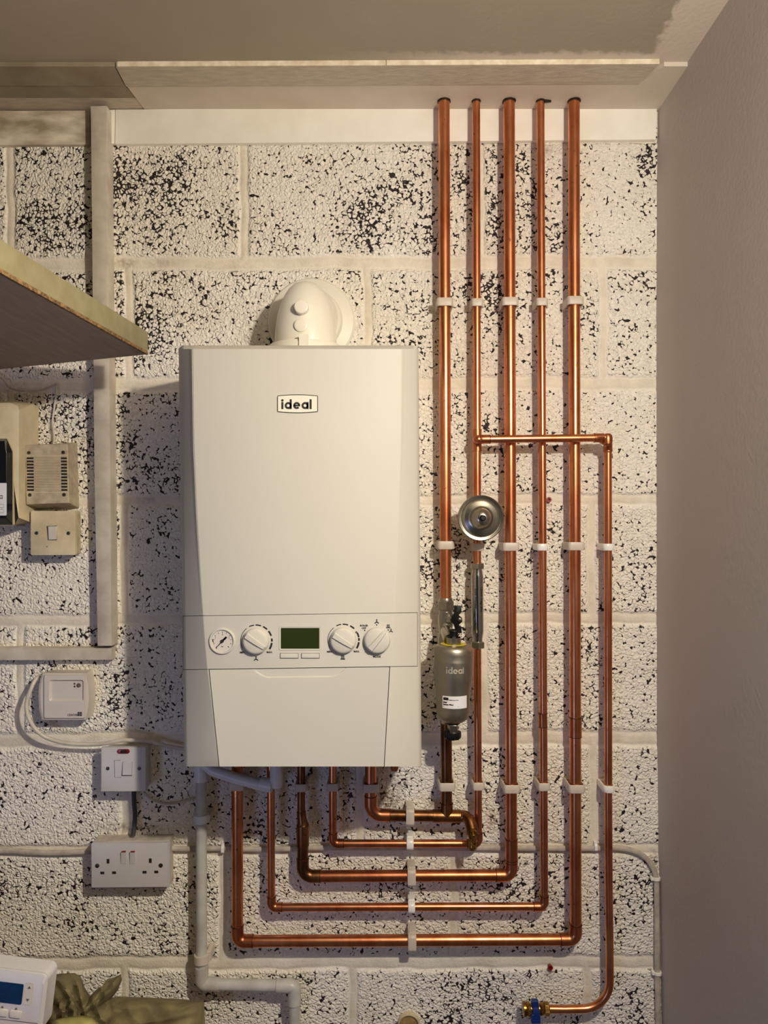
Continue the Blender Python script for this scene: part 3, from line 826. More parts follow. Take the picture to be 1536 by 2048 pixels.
# swept elbow: out of the wall, round, down to the boiler
path = [Vector((XF, -.003, zf)), Vector((XF, -.03, zf))]
Rb = .078; cy_ = -.032; cz_ = zf - .006
for k in range(13):
    a = math.radians(90 * k / 12)
    path.append(Vector((XF, cy_ - Rb * math.sin(a), cz_ - Rb + Rb * math.cos(a) + .006)))
path.append(Vector((XF, cy_ - Rb, 1.795)))
rad = [.050, .050] + [.0535 + .002 * math.sin(math.pi * k / 12) for k in range(13)] + [.0555]
path[-1].z = min(path[-1].z, path[-2].z - .004)
# dome-like hood over the bend
rings = []
for k, (p, r_) in enumerate(zip(path, rad)): pass
g.tube(path, rad, 48)
prof = [(.1235 * q / 16, .0568 * max(0.0, 1 - (q / 16.0) ** 2.6) ** .5) for q in range(17)]
g.lathe((XF, -.110, 1.797), (0, 0, 1), [(h * 1.125, r_) for h, r_ in prof], 56)
g.build('elbow_body', M['flue'], flue, smooth=60)
g = MB(); g.lathe((XF, -.110, 1.789), (0, 0, 1), [(0, .068), (.020, .0685), (.025, .066), (.027, .058)], 56); g.box((XF - .004, -.172, 1.790), (XF + .012, -.182, 1.820)); g.build('base_ring', M['flue'], flue)
for zc, hh, rr_, nm in ((CZ + (1040 - 612) / 1.155 / 1000, .014, .0125, 'test_cap'), (CZ + (1040 - 649) / 1.15 / 1000, .003, .0118, 'test_plug')):
    zz_ = zc; yb = -.110 - (.0555 if nm == 'test_plug' else .050)
    xk = (602 - CX) / 1155.0 if nm == 'test_cap' else (601.5 - CX) / 1150.0
    g = MB(); g.lathe((xk, yb + .012, zz_), (0, -1, 0), [(0, rr_), (.012 + hh * .8, rr_), (.012 + hh, rr_ - .001), (.012 + hh + .0006, rr_ - .003)], 36); g.build(nm, M['flue'], flue)

# ================================================================== COPPER PIPEWORK
DP = 0.036
def ring(parent, a, b2, r):
    return MB().tube([a, b2], r, 28).build('solder_ring', M['solder'], parent, smooth=40)
def elbow_part(root, pa, pc_, pb2, r, m, Rb=None, sock=None, name='elbow'):
    Rb = Rb or r * 1.35; sock = sock or r * 1.35
    u = (pa - pc_).normalized(); v = (pb2 - pc_).normalized()
    ang = u.angle(v); t = Rb / math.tan(ang / 2)
    a = pc_ + u * t; b2 = pc_ + v * t
    bis = (u + v).normalized(); cen = pc_ + bis * (Rb / math.sin(ang / 2))
    pts = [a + u * sock, a + u * sock * .5]
    for k in range(11):
        f = k / 10; q = a.lerp(b2, f) - cen; pts.append(cen + q.normalized() * Rb)
    pts += [b2 + v * sock * .5, b2 + v * sock]
    g = MB(); g.tube(pts, r + .0011, 28)
    el = g.build(name, m, root, smooth=40)
    for pt, dr_ in ((a, u), (b2, v)):   # dark soldered lips
        q = pt + dr_ * (sock - .0004); ring(el, q, q + dr_ * .0013, r + .0013)
    return el, t
def seg(root, a, b2, r, m, name='pipe_section', ta=0.0, tb=0.0):
    u = (b2 - a).normalized(); a = a + u * ta; b2 = b2 - u * tb
    return MB().tube([a, a.lerp(b2, .5), b2], r, 28).build(name, m, root, smooth=40)
def coupling(root, a, b2, r, m, name='coupling'):
    g = MB(); g.tube([a, b2], r + .0011, 28); u = (b2 - a).normalized()
    cp_ = g.build(name, m, root, smooth=40)
    ring(cp_, a - u * .0009, a + u * .0003, r + .0013); ring(cp_, b2 - u * .0003, b2 + u * .0009, r + .0013)
    return cp_
def run(root, pts, r, mats=None, ef='copperf'):
    for i in range(len(pts) - 1):
        m = M[(mats[i] if mats else 'copper')]
        seg(root, pts[i], pts[i + 1], r, m, ta=r * 1.35 if i else 0, tb=r * 1.35 if i < len(pts) - 2 else 0)
        if 0 < i: elbow_part(root, pts[i - 1], pts[i], pts[i + 1], r, M[ef if isinstance(ef, str) else ef[i - 1]])
R22, R15 = .011, .0075
ZTOP = ZC + .02
def topp(px, d=DP):
    p = P(px, 205, d); s = S(d); p.z = ZTOP - .015; return p
def botp(px, py=None, d=DP, z=1.104):
    p = P(px, 1533, d); p.z = z; return p

# A: left 22 mm riser down to the filter
pa = thing('copper_pipe', 'thick copper riser nearest the boiler, from ceiling down to the filter', 'pipe', P(891, 1195, DP), 'vertical copper pipes')
a0, a1 = topp(888), P(891.5, 1200, DP)
m1 = a0.lerp(a1, .55); seg(pa, a0, a1, R22, M['copper'])
# A lower: tee, boiler return, drain
pal = thing('copper_pipe', 'thick short copper run from filter bottom through a tee to the boiler', 'pipe', P(893, 1633, DP), 'copper pipes turning under the boiler')
t0 = P(893, 1632, DP)
seg(pal, P(892.5, 1432, DP), t0, R22, M['copperd'])
lc = P(741.5, 1630, DP)
seg(pal, t0, lc, R22, M['copperd'], tb=.022); seg(pal, lc, botp(741.5), R22, M['copperf'], ta=.022); elbow_part(pal, t0, lc, botp(741.5), R22, M['copperf'], Rb=.022)
g = MB(); g.tube([P(866, 1632, DP), P(920, 1632.5, DP)], R22 + .0013, 28); g.tube([P(893, 1606, DP), t0], R22 + .0012, 28)
g.tube([P(866, 1632, DP), P(867.5, 1632, DP)], R22 + .0018, 28); g.tube([P(919, 1632.5, DP), P(920.5, 1632.5, DP)], R22 + .0018, 28); g.tube([P(893, 1606, DP), P(893, 1607.5, DP)], R22 + .0018, 28)
g.build('tee', M['copperd'], pal, smooth=40)
g = MB(); g.tube(bezier([P(915, 1632, DP), P(930, 1633, DP + .004), P(939, 1641, DP + .013), P(943.5, 1655, DP + .022), P(945, 1668, DP + .03)], 6), [R22 * 1.0] * 25, 24)
g.build('drain_bend', M['copperd'], pal, smooth=50)
g = MB(); pdk = P(945, 1667, .07); g.lathe(pdk, (0, -1, 0), [(-.02, .0095), (.004, .0095), (.006, .008), (.006, .0045), (.016, .0045), (.017, .0035)], 20)
q0 = P(944.5, 1676, .07); g.lathe(q0, (0, 0, -1), [(0, .0065), (.004, .0065), (.004, .0078), (.007, .0078), (.007, .0066), (.010, .0066), (.010, .0078), (.013, .0078), (.013, .0066), (.016, .0072), (.022, .006)], 20)
o = g.build('drain_cock', M['brass'], pal); o['label'] = 'brass drain cock with ribbed hose end'

# B: second riser 15 mm with tee, shock arrestor, scale inhibitor
pbr = thing('copper_pipe', 'thin copper riser second from left, passing behind the round chrome vessel', 'pipe', P(954, 1125, DP), 'vertical copper pipes')
seg(pbr, topp(952.5), P(954.6, 1135, DP), R15, M['copper'])
g = MB(); g.tube([P(954, 859, DP), P(954.3, 903, DP)], R15 + .0012, 26); 
for y in (859, 901.5): g.tube([P(954, y, DP), P(954, y + 1.5, DP)], R15 + .0018, 26)
g.tube([P(954, 880, DP), P(955.5, 880, DP + .016)], R15 + .0012, 26)
g.build('tee', M['copperf'], pbr, smooth=40)
pbl = thing('copper_pipe', 'thin copper pipe from the chrome tube bottom, turning left at the highest thin level', 'pipe', P(955, 1687, DP), 'copper pipes turning under the boiler')
run(pbl, [P(954.6, 1288, DP), P(956.5, 1687, DP), P(666, 1687, DP), botp(665.5)], R15)
# F: branch in front and down to the outside-tap valve
pfb = thing('copper_pipe', 'thin copper branch crossing in front of the risers and running down the far right', 'pipe', P(1217, 1400, DP), 'vertical copper pipes')
fx = P(955.8, 878.8, DP + .024); fe = P(1213.5, 875.5, DP + .024)
seg(pfb, fx, fe, R15, M['copper'])
elbow_part(pfb, P(954.5, 880, DP + .004), fx, fe, R15, M['copperf'], Rb=.0085, sock=.013)
el2 = P(1215.7, 877, DP)
g = MB(); u_ = (fx - fe).normalized()
g.tube([fe + u_ * .024, fe + u_ * .008] + [fe + u_ * .008 * math.cos(math.radians(a)) + Vector((0, .010, -.004)) * math.sin(math.radians(a)) for a in (20, 45, 70)] +
       [P(1215.7, 884, DP + .010), P(1215.7, 891, DP + .003), P(1215.7, 903, DP)], R15 + .0012, 26)
g.lathe(fe + Vector((0.0015, 0, 0)), (0, 0, -1), [(-.0085, .002), (-.0075, .006), (-.004, .0085), (0, .0092), (.005, .0095), (.012, .0088)], 26)
g.tube([fe + u_ * .024, fe + u_ * .0228], R15 + .0018, 26); g.tube([P(1215.7, 901.5, DP), P(1215.7, 903, DP)], R15 + .0018, 26)
g.build('elbow', M['copperf'], pfb, smooth=50)
ptsF = [P(1215.7, 898, DP), P(1216.4, 1400, DP), P(1217, 1700, DP), P(1219.3, 1900, DP), P(1219.6, 1962, DP)]
cxb, cyb, rb = 1166.0, 1964.0, 53.5
bend = [P(cxb + rb * math.cos(math.radians(a)), cyb + rb * math.sin(math.radians(a)), DP) for a in range(8, 90, 8)]
g = MB(); g.tube(bezier(ptsF, 4) + bend + [P(1160, 2017.7, DP), P(1130, 2018.5, DP), P(1096, 2018, DP)], R15, 26); g.build('pipe_section', M['copper'], pfb, smooth=40)

# C, D, E
def riser(px0, px1, ymid_r, ymid_l, pxl, r, label, ml='copper', pxl_top=None, reducer=None):
    root = thing('copper_pipe', label, 'pipe', P(px1, ymid_r, DP), 'vertical copper pipes')
    A = topp(px0); B = P(px1, ymid_r, DP); C_ = P(pxl, ymid_l, DP); Dd = botp(pxl_top or pxl)
    t_ = r * 1.35
    seg(root, A, B, r, M['copper'], tb=t_)
    seg(root, B, C_, r, M['copper' if ml == 'copper' else 'copperf'], ta=t_, tb=.019 if reducer else t_)
    elbow_part(root, A, B, C_, r, M['copperf'])
    if reducer:
        yr = reducer
        E_ = P(pxl, yr, DP); seg(root, C_, E_, r, M[ml], ta=.019)
        elbow_part(root, B, C_, E_, r, M[ml], Rb=.019)
        E2 = P(pxl_top, yr - 14, DP)
        g = MB(); g.tube([P(pxl, yr + 40, DP), P(pxl, yr, DP)], r + .0010, 28)
        g.lathe(P(pxl, yr, DP), P(pxl_top, yr - 26, DP) - P(pxl, yr, DP), [(0, r + .001), (.002, r + .0002), (.005, r - .001), (.009, R15 + .0022), (.012, R15 + .0013), (.026, R15 + .0012)], 28)
        rd = g.build('reducer', M[ml], root, smooth=40); ring(rd, P(pxl, yr + 41, DP), P(pxl, yr + 39.6, DP), r + .0013)
        seg(root, E2, Dd, R15, M[ml])
    else:
        seg(root, C_, Dd, r, M['copper'], ta=t_); elbow_part(root, B, C_, Dd, r, M['copperf'])
    return root
pC = riser(1018.2, 1023, 1750.5, 1752.5, 605.3, R22, 'thick middle copper riser, right of the round chrome vessel', 'copperd', 602.5, 1650)
coupling(pC, P(1022.6, 1678, DP), P(1022.8, 1724, DP), R22, M['copperf'])
pD = riser(1081, 1088.5, 1813, 1814.5, 543, R15, 'thin copper riser fourth from left, beside the red wall plug', pxl_top=541)
coupling(pD, P(1085.4, 1427, DP), P(1085.8, 1453, DP), R15, M['copperf'])
pE = riser(1147.8, 1151.5, 1879, 1882.5, 474.8, R22, 'thick rightmost ceiling-high copper riser feeding the lowest long run', pxl_top=474.5)
coupling(pE, P(1150.6, 1435, DP), P(1150.8, 1473, DP), R22, M['copperf'])
# stub at right under boiler
st = MB().tube([P(789, 1541, .10), P(789, 1536, .10), P(789, 1500, .10)], [.006, .0075, .0075], 20).build('pipe_stub', M['copperf']); tag(st, 'short copper stub poking out below the boiler right corner', 'pipe')
st.location.z = st.location.z

# dark discs standing in for shaded ragged cut-outs where the risers enter the boxing
for i, (px, r) in enumerate(((888, R22), (952.5, R15), (1018.2, R22), (1081, R15), (1147.8, R22))):
    c = P(px, 205, DP); zc = ZS + .0008
    g = MB(); outer = []; n = 28
    for k in range(n):
        a = 2 * math.pi * k / n
        rr_ = r * (1.10 + .12 * random.random()); ex = .0
        if px == 1081 and abs(a) < .5 or (px == 1081 and a > 5.9): ex = .012
        outer.append(Vector((c.x + (rr_ + ex) * math.cos(a), c.y - (rr_) * math.sin(a) - .001, zc - .0014)))
    g.rings([outer, [p + Vector((0, 0, .003)) for p in outer]])
    h_ = g.build('trim_%d' % (13 + i), M['dark'], smooth=0); struct(h_)

# ------------------------------------------------------------------ pipe clips
def clip(px, py, r, horiz, label, group, m='clip', wpx=None, slim=False):
    """moulded hinged clip: base on the wall, closed band round the pipe"""
    c = P(px, py, DP); w2 = (.0155 if r > .01 else .0145) / 2 * (1.0 if not slim else .9)
    root = thing('pipe_clip', label, 'clip', (c.x, 0, c.z), group)
    hw = r + (.0048 if r > .01 else .0038); fd = DP + r + .0028     # half width, front depth
    n = 7; outer, inner = [], []
    def sec(h, f, rc):
        pts = [(-h, .012)]
        for i in range(n + 1):
            a = math.radians(180 - 90 * i / n); pts.append((-h + rc + rc * math.cos(a), f - rc + rc * math.sin(a)))
        for i in range(n + 1):
            a = math.radians(90 - 90 * i / n); pts.append((h - rc + rc * math.cos(a), f - rc + rc * math.sin(a)))
        pts.append((h, .012)); return pts
    rc = .006 if r > .01 else .005
    if slim: rc = hw * .8
    o_ = sec(hw, fd, rc); i_ = sec(hw - .0028, fd - .0028, max(rc - .0028, .001))
    def W(u, d, v):
        return Vector((c.x + u, -d, c.z + v)) if not horiz else Vector((c.x + v, -d, c.z + u))
    g = MB(); N_ = len(o_); vs = []
    wv = w2
    for v in (-wv, -wv * .82, wv * .82, wv):
        k = .0006 if abs(v) == wv else 0
        vs += [W(u * (1 - k / hw), d - k, v) for u, d in o_]
    fs = []
    for a in range(3):
        for i in range(N_ - 1): fs.append((a * N_ + i, a * N_ + i + 1, (a + 1) * N_ + i + 1, (a + 1) * N_ + i))
    b0 = len(vs)
    for v in (-wv, wv): vs += [W(u, d, v) for u, d in i_]
    for i in range(N_ - 1):
        fs.append((b0 + i, b0 + N_ + i, b0 + N_ + i + 1, b0 + i + 1))
        fs.append((i, b0 + i, b0 + i + 1, i + 1)); fs.append((3 * N_ + i, 3 * N_ + i + 1, b0 + N_ + i + 1, b0 + N_ + i))
    g.add(vs, fs)
    # hinge lug at one side
    a_ = W(hw - .001, fd - .012, -wv * .8); b2 = W(hw + .0022, fd - .019, wv * .8); g.box(a_, b2)
    g.build('band', M[m], root, smooth=40)
    g = MB(); g.box(W(-hw, .0, -wv * .95), W(hw, .0125, wv * .95)); g.box(W(-hw * .9, .012, -wv * .6), W(-hw * .55, .020, wv * .6)); g.box(W(hw * .55, .012, -wv * .6), W(hw * .9, .020, wv * .6))
    g.build('base', M[m], root, smooth=0, bevel=.0008)
names = ['leftmost riser', 'second riser', 'third riser', 'fourth riser', 'fifth riser', 'far right branch pipe']
r_s = [R22, R15, R22, R15, R22, R15]
for i, (px, py) in enumerate(((889, 607), (953.8, 607), (1018.8, 606), (1082.5, 606), (1148.5, 604))):
    clip(px, py, r_s[i], False, 'white plastic clip near eye level on the %s, uppermost row' % names[i], 'pipe clips in the upper row')
for i, (px, py) in enumerate(((891, 1090), (954.5, 1094), (1020, 1093), (1084, 1094), (1150, 1092), (1216, 1094))):
    clip(px, py, r_s[i], False, 'white plastic clip level with the chrome vessel base, on the %s' % names[i], 'pipe clips in the middle row', 'clipw' if i in (3, 5) else 'clip', slim=i in (3, 5))
for i, (px, py) in enumerate(((893, 1570), (956, 1570), (1022, 1574), (1086.5, 1571), (1151, 1574), (1216.8, 1576))):
    clip(px, py, r_s[i], False, 'white plastic clip just below boiler level, on the %s' % names[i], 'pipe clips in the lower row', 'clipw' if i == 5 else 'clip', slim=i == 5)
for i, (px, py, r, nm, mm) in enumerate(((474.6, 1569, R22, 'the leftmost thick pipe', 'clip'), (602.5, 1573, R15, 'the dark tarnished pipe', 'clip'), (665.5, 1572, R15, 'the thin pipe right of the tarnished one', 'clip'), (741.5, 1573, R22, 'the thick pipe at the right', 'clip'))):
    clip(px, py, r, False, 'white plastic clip in the boiler shadow, on %s' % nm, 'pipe clips under the boiler', mm)
for i, (px, py, r, nm, mm) in enumerate(((820, 1631, R22, 'top short thick run', 'clip'), (820, 1687, R15, 'upper thin run', 'clipw'), (823, 1751.5, R22, 'middle thick run', 'clip'), (823, 1813.5, R15, 'lower thin run', 'clipw'), (824, 1881, R22, 'bottom thick run', 'clip'))):
    clip(px, py, r, True, 'white plastic clip on the %s of horizontal pipe' % nm, 'pipe clips on the horizontal runs', mm, slim=(r < .01))

# ================================================================== SHOCK ARRESTOR
sv = thing('shock_arrestor', 'round chrome water-hammer vessel facing out in front of the second riser', 'vessel', P(962, 1036, .06))
pc1 = P(954.5, 1036, DP)
g = MB(); g.tube([P(954.4, 1018, DP), P(954.6, 1056, DP)], R15 + .0035, 26); g.tube([pc1, pc1 + Vector((0, -.03, 0))], .009, 20); g.build('brass_tee', M['brass'], sv)
g = MB(); cv = P(961.8, 1036, .097); cv.y = 0
g.lathe(cv, (0, -1, 0), [(.060, .012), (.066, .028), (.078, .037), (.088, .0395), (.0915, .0415), (.0945, .0425), (.0975, .0422), (.099, .0405), (.0985, .0385), (.0965, .0378), (.0962, .0362), (.0985, .0345), (.1005, .030), (.1015, .025), (.103, .0215), (.107, .0195), (.113, .0165), (.118, .012), (.1205, .0085), (.121, .0058), (.118, .0056)], 72)
g.build('vessel_body', M['steel'], sv, smooth=30)
g = MB(); g.lathe(cv + Vector((.0004, 0, 0)), (0, -1, 0), [(.116, .0056), (.1235, .0054), (.1255, .0035)], 20); g.build('valve_cap', M['black'], sv)

# ================================================================== SCALE INHIBITOR
si = thing('scale_inhibitor', 'slim chrome tube fitted inline on the second riser, dark lettering', 'inline fitting', P(955, 1297, DP))
ax0 = P(954.5, 1124, DP); s_ = S(DP)
def prof_y(lst): return [((y - 1124) / s_, r) for y, r in lst]
axd = (P(955.2, 1297, DP) - ax0).normalized()
g = MB(); g.lathe(ax0, axd, prof_y([(1136, .0095), (1141, .0095), (1149, .0112), (1155, .0116), (1262, .0116), (1268, .0110), (1276, .0095), (1285, .0092)]), 48); g.build('body', M['chrome'], si)
def hexnut(root, o, ax, h0, h1, r, m, name='nut'):
    g = MB(); ax = Vector(ax).normalized()
    u = Vector((1, 0, 0)); u = (u - ax * u.dot(ax)).normalized(); w_ = ax.cross(u)
    if abs(ax.x) > .8: u = Vector((0, 0, 1)); w_ = ax.cross(u)
    rs = []
    for h, k in ((h0, .88), (h0 + .0012, 1), (h1 - .0012, 1), (h1, .88)):
        rs.append([Vector(o) + ax * h + (u * math.cos(math.pi / 3 * i + math.pi / 6) + w_ * math.sin(math.pi / 3 * i + math.pi / 6)) * r * k for i in range(6)])
    g.rings(rs); return g.build(name, m, root, smooth=20, bevel=.0004)
hexnut(si, ax0, axd, 0.002, .0135, .0135, M['nickel']); hexnut(si, ax0, axd, (1283 - 1124) / s_, (1296 - 1124) / s_, .0138, M['nickel'])
g = MB()
def cyl_text(mb, s, size, phi, zc, axis_o, R_, rotated=True, down=True):
    # text running down a vertical cylinder, centred at angle phi from front (radians, + = right)
    def fn(v):
        a = phi + (v.y / R_)
        z = zc - v.x
        return Vector((axis_o.x + (R_ + .0002 + v.z) * math.sin(a), axis_o.y - (R_ + .0002 + v.z) * math.cos(a), z))
    text_geo(mb, s, size, fn, .00012)
cyl_text(g, '15mm magnetic', .0052, .60, P(0, 1198, DP - .0).z, P(955, 1200, DP), .0116)
cyl_text(g, 'scale inhibitor', .0046, -.42, P(0, 1196, DP).z, P(955, 1200, DP), .0116)
g.build('lettering', M['ink'], si, smooth=0)

# ================================================================== SYSTEM FILTER
DFI = .105
sf = thing('system_filter', 'satin steel magnetic system filter canister on the leftmost riser', 'filter', P(905, 1480, DFI))
of = P(907.3, 1283, DFI); ob = P(905.5, 1445, DFI); axf = (ob - of).normalized(); sF = S(DFI)
def py_(lst): return [((y - 1283) / sF, r / sF) for y, r in lst]
g = MB(); g.lathe(of, axf, py_([(1288.5, 15), (1288.5, 29), (1290, 34), (1294, 37.6), (1299, 39.4), (1307, 39.6), (1316, 38.8), (1318, 39.4), (1322, 39.2), (1345, 39.0), (1356, 38.2), (1368, 36.4), (1380, 34.6), (1392, 33.8), (1420, 33.4), (1430, 32), (1437, 28), (1442, 21), (1444, 15)]), 72)
can = g.build('canister', M['filter'], sf, smooth=45)
g = MB(); g.lathe(of, axf, py_([(1288.0, 26), (1287.6, 26), (1287.6, 17), (1288.2, 17)]), 56); g.build('seal_ring', M['yellow'], sf)
g = MB(); g.lathe(of, axf, py_([(1289, 14.5), (1276, 14.5), (1274, 13), (1273, 8), (1270, 7)]), 32); g.box(P(905, 1274, DFI + .016), P(911, 1293, DFI + .010)); g.build('neck', M['nickel'], sf)
g = MB(); g.lathe(of, axf, py_([(1276, 13.5), (1273.5, 14), (1272.5, 9), (1264, 9), (1262.5, 11), (1260, 10.5), (1258.5, 6)]), 28); g.build('lock_ring', M['black'], sf)
g = MB(); g.lathe(of, axf, py_([(1440, 15), (1446, 15), (1448, 12)]), 28); g.build('lower_ring', M['black'], sf)
g = MB(); g.lathe(of, axf, py_([(1446, 10), (1452, 11), (1456, 11), (1462, 8)]), 28); g.box(P(899.5, 1451, DFI + .012), P(912, 1462, DFI - .006)); g.build('drain_valve', M['nickel'], sf, bevel=.0006)
g = MB(); ring = []
nn = 48
rs = []
for h, k in ((1461, .6), (1462.5, .95), (1466, 1.0), (1474, 1.0), (1477, .9), (1479, .45)):
    rs.append([of + axf * ((h - 1283) / sF) + Vector((math.cos(2 * math.pi * i / nn), math.sin(2 * math.pi * i / nn), 0)) * (16.2 * k * (1 + .06 * math.cos(8 * 2 * math.pi * i / nn)) / sF) for i in range(nn)])
g.rings(rs); g.build('drain_knob', M['black'], sf, smooth=50)
# embossed lettering and stuck-on label, both wrapped round the canister
def wrap(R_, cpx, d_axis=DFI):
    c = P(cpx, 1390, d_axis)
    def fn(q):
        x = q.x - c.x; a = x / R_
        out = (d_axis + R_) - (-q.y)          # how far behind the tangent plane
        rr_ = R_ - out
        return Vector((c.x + rr_ * math.sin(a), c.y - rr_ * math.cos(a), q.z))
    return fn
tmp = MB(); dT = DFI + 38.4 / sF; kk = 1.0
logo(tmp, CX + (893.5 - CX) * kk, CY + (1348 - CY) * kk, 9.2, 13.5, 2.3, dT + .0008, 8.6)
g = MB(); g.v = [wrap(38.4 / sF, 906.5)(v) for v in tmp.v]; g.f = tmp.f; o = g.build('embossed_lettering', M['filtere'], can, smooth=0)
tmp = MB(); dL = DFI + 33.7 / sF; kL = 1.0
def LX(x): return CX + (x - CX) * kL
def LY(y): return CY + (y - CY) * kL
x0, x1 = 884.5, 936
for k in range(12):
    xa, xb = x0 + (x1 - x0) * k / 12, x0 + (x1 - x0) * (k + 1) / 12
    tmp.prism([(LX(xa), LY(1393.5)), (LX(xb), LY(1393.5)), (LX(xb), LY(1418)), (LX(xa), LY(1418))], dL + .0014, .001)
g = MB(); g.v = [wrap(33.7 / sF, 906)(v) for v in tmp.v]; g.f = tmp.f; lb = g.build('sticker', M['label'], can, smooth=60)
tmp = MB(); tmp.prism(rrect(LX(887), LY(1396), LX(897.5), LY(1401.5), 1.2, 3), dL + .0018, .0003)
flat_text(tmp, 'Ideal', LX(890.5), LY(1405.5), dL + .0018, 3.0, bold=.0001); flat_text(tmp, 'System Filter', LX(897), LY(1410), dL + .0018, 2.7, bold=.0001)
stroke(tmp, [(LX(887), LY(1414.2)), (LX(917), LY(1413.8))], .8, dL + .0018); flat_text(tmp, 'idealboilers.com', LX(907.5), LY(1400.5), dL + .0018, 1.9)
g = MB(); g.v = [wrap(33.7 / sF, 906)(v) for v in tmp.v]; g.f = tmp.f; g.build('printing', M['ink'], lb, smooth=0)

# isolating valve above the filter
iv = thing('isolating_valve', 'nickel isolating valve with black butterfly handle above the filter', 'valve', P(892, 1283, DP))
av = P(891.5, 1193, DP); ad = Vector((0, 0, -1)); sV = S(DP)
hexnut(iv, av, ad, 8 / sV, 27 / sV, .0168, M['nickel'])
g = MB(); g.lathe(av, ad, [(3 / sV, .0125), (8 / sV, .0135), (27 / sV, .0128), (34 / sV, .0135), (40 / sV, .0150), (52 / sV, .0150), (60 / sV, .0132), (72 / sV, .0128), (84 / sV, .0148), (92 / sV, .0148)], 36)
g.tube([P(892, 1262, DP), P(893.5, 1264, DP + .03), P(900, 1280, DFI - .01)], [.011, .012, .012], 20)
g.build('valve_body', M['nickel'], iv, smooth=40)
g = MB(); g.tube([P(895, 1240, DP + .005), P(903, 1240, DP + .030), P(906, 1240, DP + .034)], [.0075, .0075, .006], 18)
g.box(P(886, 1225, DP + .016), P(899, 1256, DP + .008)); g.build('stem', M['nickel'], iv, smooth=40)
g = MB(); cH = (910, 1239)
poly = [(909.5, 1212), (922.5, 1212.5), (923.5, 1224), (917, 1230), (924, 1236), (925, 1243), (918, 1250), (923, 1257), (924, 1267), (912, 1266), (909, 1252), (903, 1243), (903, 1234), (909, 1227)]
g.prism(poly, DP + .044, .010, .0015); g.build('butterfly_handle', M['black'], iv, smooth=40)
g = MB(); g.lathe(P(919, 1239.5, DP + .044), (0, -1, 0), [(0, .0042), (.003, .004), (.004, .002)], 16); g.build('handle_screw', M['screw'], iv)
g = MB(); g.tube([P(893, 1440, DP), P(893.5, 1428, DP + .01), P(900, 1425, DFI - .028)], [.013, .013, .012], 18); g.build('lower_connector', M['nickel'], sf)

# ================================================================== OUTSIDE-TAP VALVE (bottom right)
dv = thing('double_check_valve', 'brass valve with blue lever at the end of the bottom bent pipe', 'valve', P(1072, 2035, DP))
o_ = P(1098.5, 2018, DP)
hexnut(dv, o_, (-1, 0, 0), 0, .0105, .0125, M['brass'])
g = MB(); g.lathe(P(1090, 2018, DP), (-1, 0, 0), [(0, .0085), (.004, .011), (.008, .012), (.011, .0095), (.016, .0095), (.028, .0098), (.029, .0125), (.034, .0135), (.036, .012), (.038, .0138), (.042, .0138), (.043, .0105)], 32); g.build('valve_body', M['brass'], dv)
g = MB(); g.lathe(P(1076.5, 2019, DP), (-1, 0, 0), [(0, .0125), (.001, .0145), (.012, .0145), (.013, .012)], 12); g.box(P(1064, 2003, DP + .010), P(1075, 2010, DP)); g.box(P(1063, 2030, DP + .014), P(1078, 2038, DP)); o = g.build('lever', M['blue'], dv, smooth=30, bevel=.001); o['label'] = 'blue plastic lever'

# ================================================================== CONDENSATE PIPE
cp = thing('condensate_pipe', 'white plastic waste pipe dropping from the boiler left corner', 'pipe', P(403, 1900, .035))
RP = .0105; dpc = .034
c0, c1, c2_, c3 = P(402, 1533, dpc), P(403.5, 1968, dpc), P(588.5, 1972, dpc), P(589.5, 2120, dpc)
c0.z = 1.104
def pseg(a, b2, r=RP, m='pvc', nm='pipe_section'): return MB().tube([a, b2], r, 26).build(nm, M[m], cp, smooth=40)
pseg(c0, c1); pseg(c1, c2_, RP); pseg(c2_, c3)
for a, c_, b2 in ((c0, c1, c2_), (c1, c2_, c3)):
    Rb = .008; u = (a - c_).normalized(); v = (b2 - c_).normalized(); cen = c_ + (u + v) * Rb
    pts = [c_ + u * .034, c_ + u * Rb] + [cen + ((c_ + u * Rb).lerp(c_ + v * Rb, k / 6) - cen).normalized() * Rb for k in range(1, 6)] + [c_ + v * Rb, c_ + v * .034]
    MB().tube(pts, RP + .0022, 28).build('elbow', M['pvc'], cp, smooth=40)
MB().lathe(P(402, 1533, dpc) + Vector((0, 0, .04)), (0, 0, -1), [(0, .0135), (.066, .0135), (.068, .012)], 28).build('socket', M['pvcw'], cp)
# trap hose sloping under the boiler
tr = thing('condensate_trap', 'white plastic trap outlet and sloping hose in shadow under the boiler', 'pipe', P(552, 1575, .06))
MB().tube([P(400, 1520, .05), P(425, 1541, .055), P(470, 1556, .06), P(535, 1573, .066)], .0105, 22).build('hose', M['pvcw'], tr, smooth=60)
MB().lathe(P(553, 1500, .07), (0, 0, -1), [(0, .0125), (.060, .0125), (.069, .0105), (.072, .006)], 28).build('trap_cup', M['pvcw'], tr)
MB().tube([P(521, 1567, .066), P(545, 1572, .07)], .0128, 24).build('hose_nut', M['pvcw'], tr, smooth=40)
def wclip(py, px, label, wide):
    root = thing('pipe_clip', label, 'clip', (P(px, py, dpc).x, 0, P(px, py, dpc).z), 'clips on the white waste pipe')
    c = P(px, py, dpc); g = MB()
    g.tube([c + Vector((0, 0, .0075)), c - Vector((0, 0, .0075))], RP + .004, 26); g.build('band', M['pvcw'] if wide == 0 else M['clip'], root, smooth=40)
    g = MB(); g.box((c.x - .018, 0, c.z + .0075), (c.x + .018, -.012, c.z - .0075)); g.box((c.x + .009, -.004, c.z + (.006 if not wide else .013)), (c.x + .0175, -.036, c.z - .006)); g.build('base', M['clip'], root, smooth=0, bevel=.001)
wclip(1636, 402, 'white clip on the waste pipe just under the boiler corner', 0)
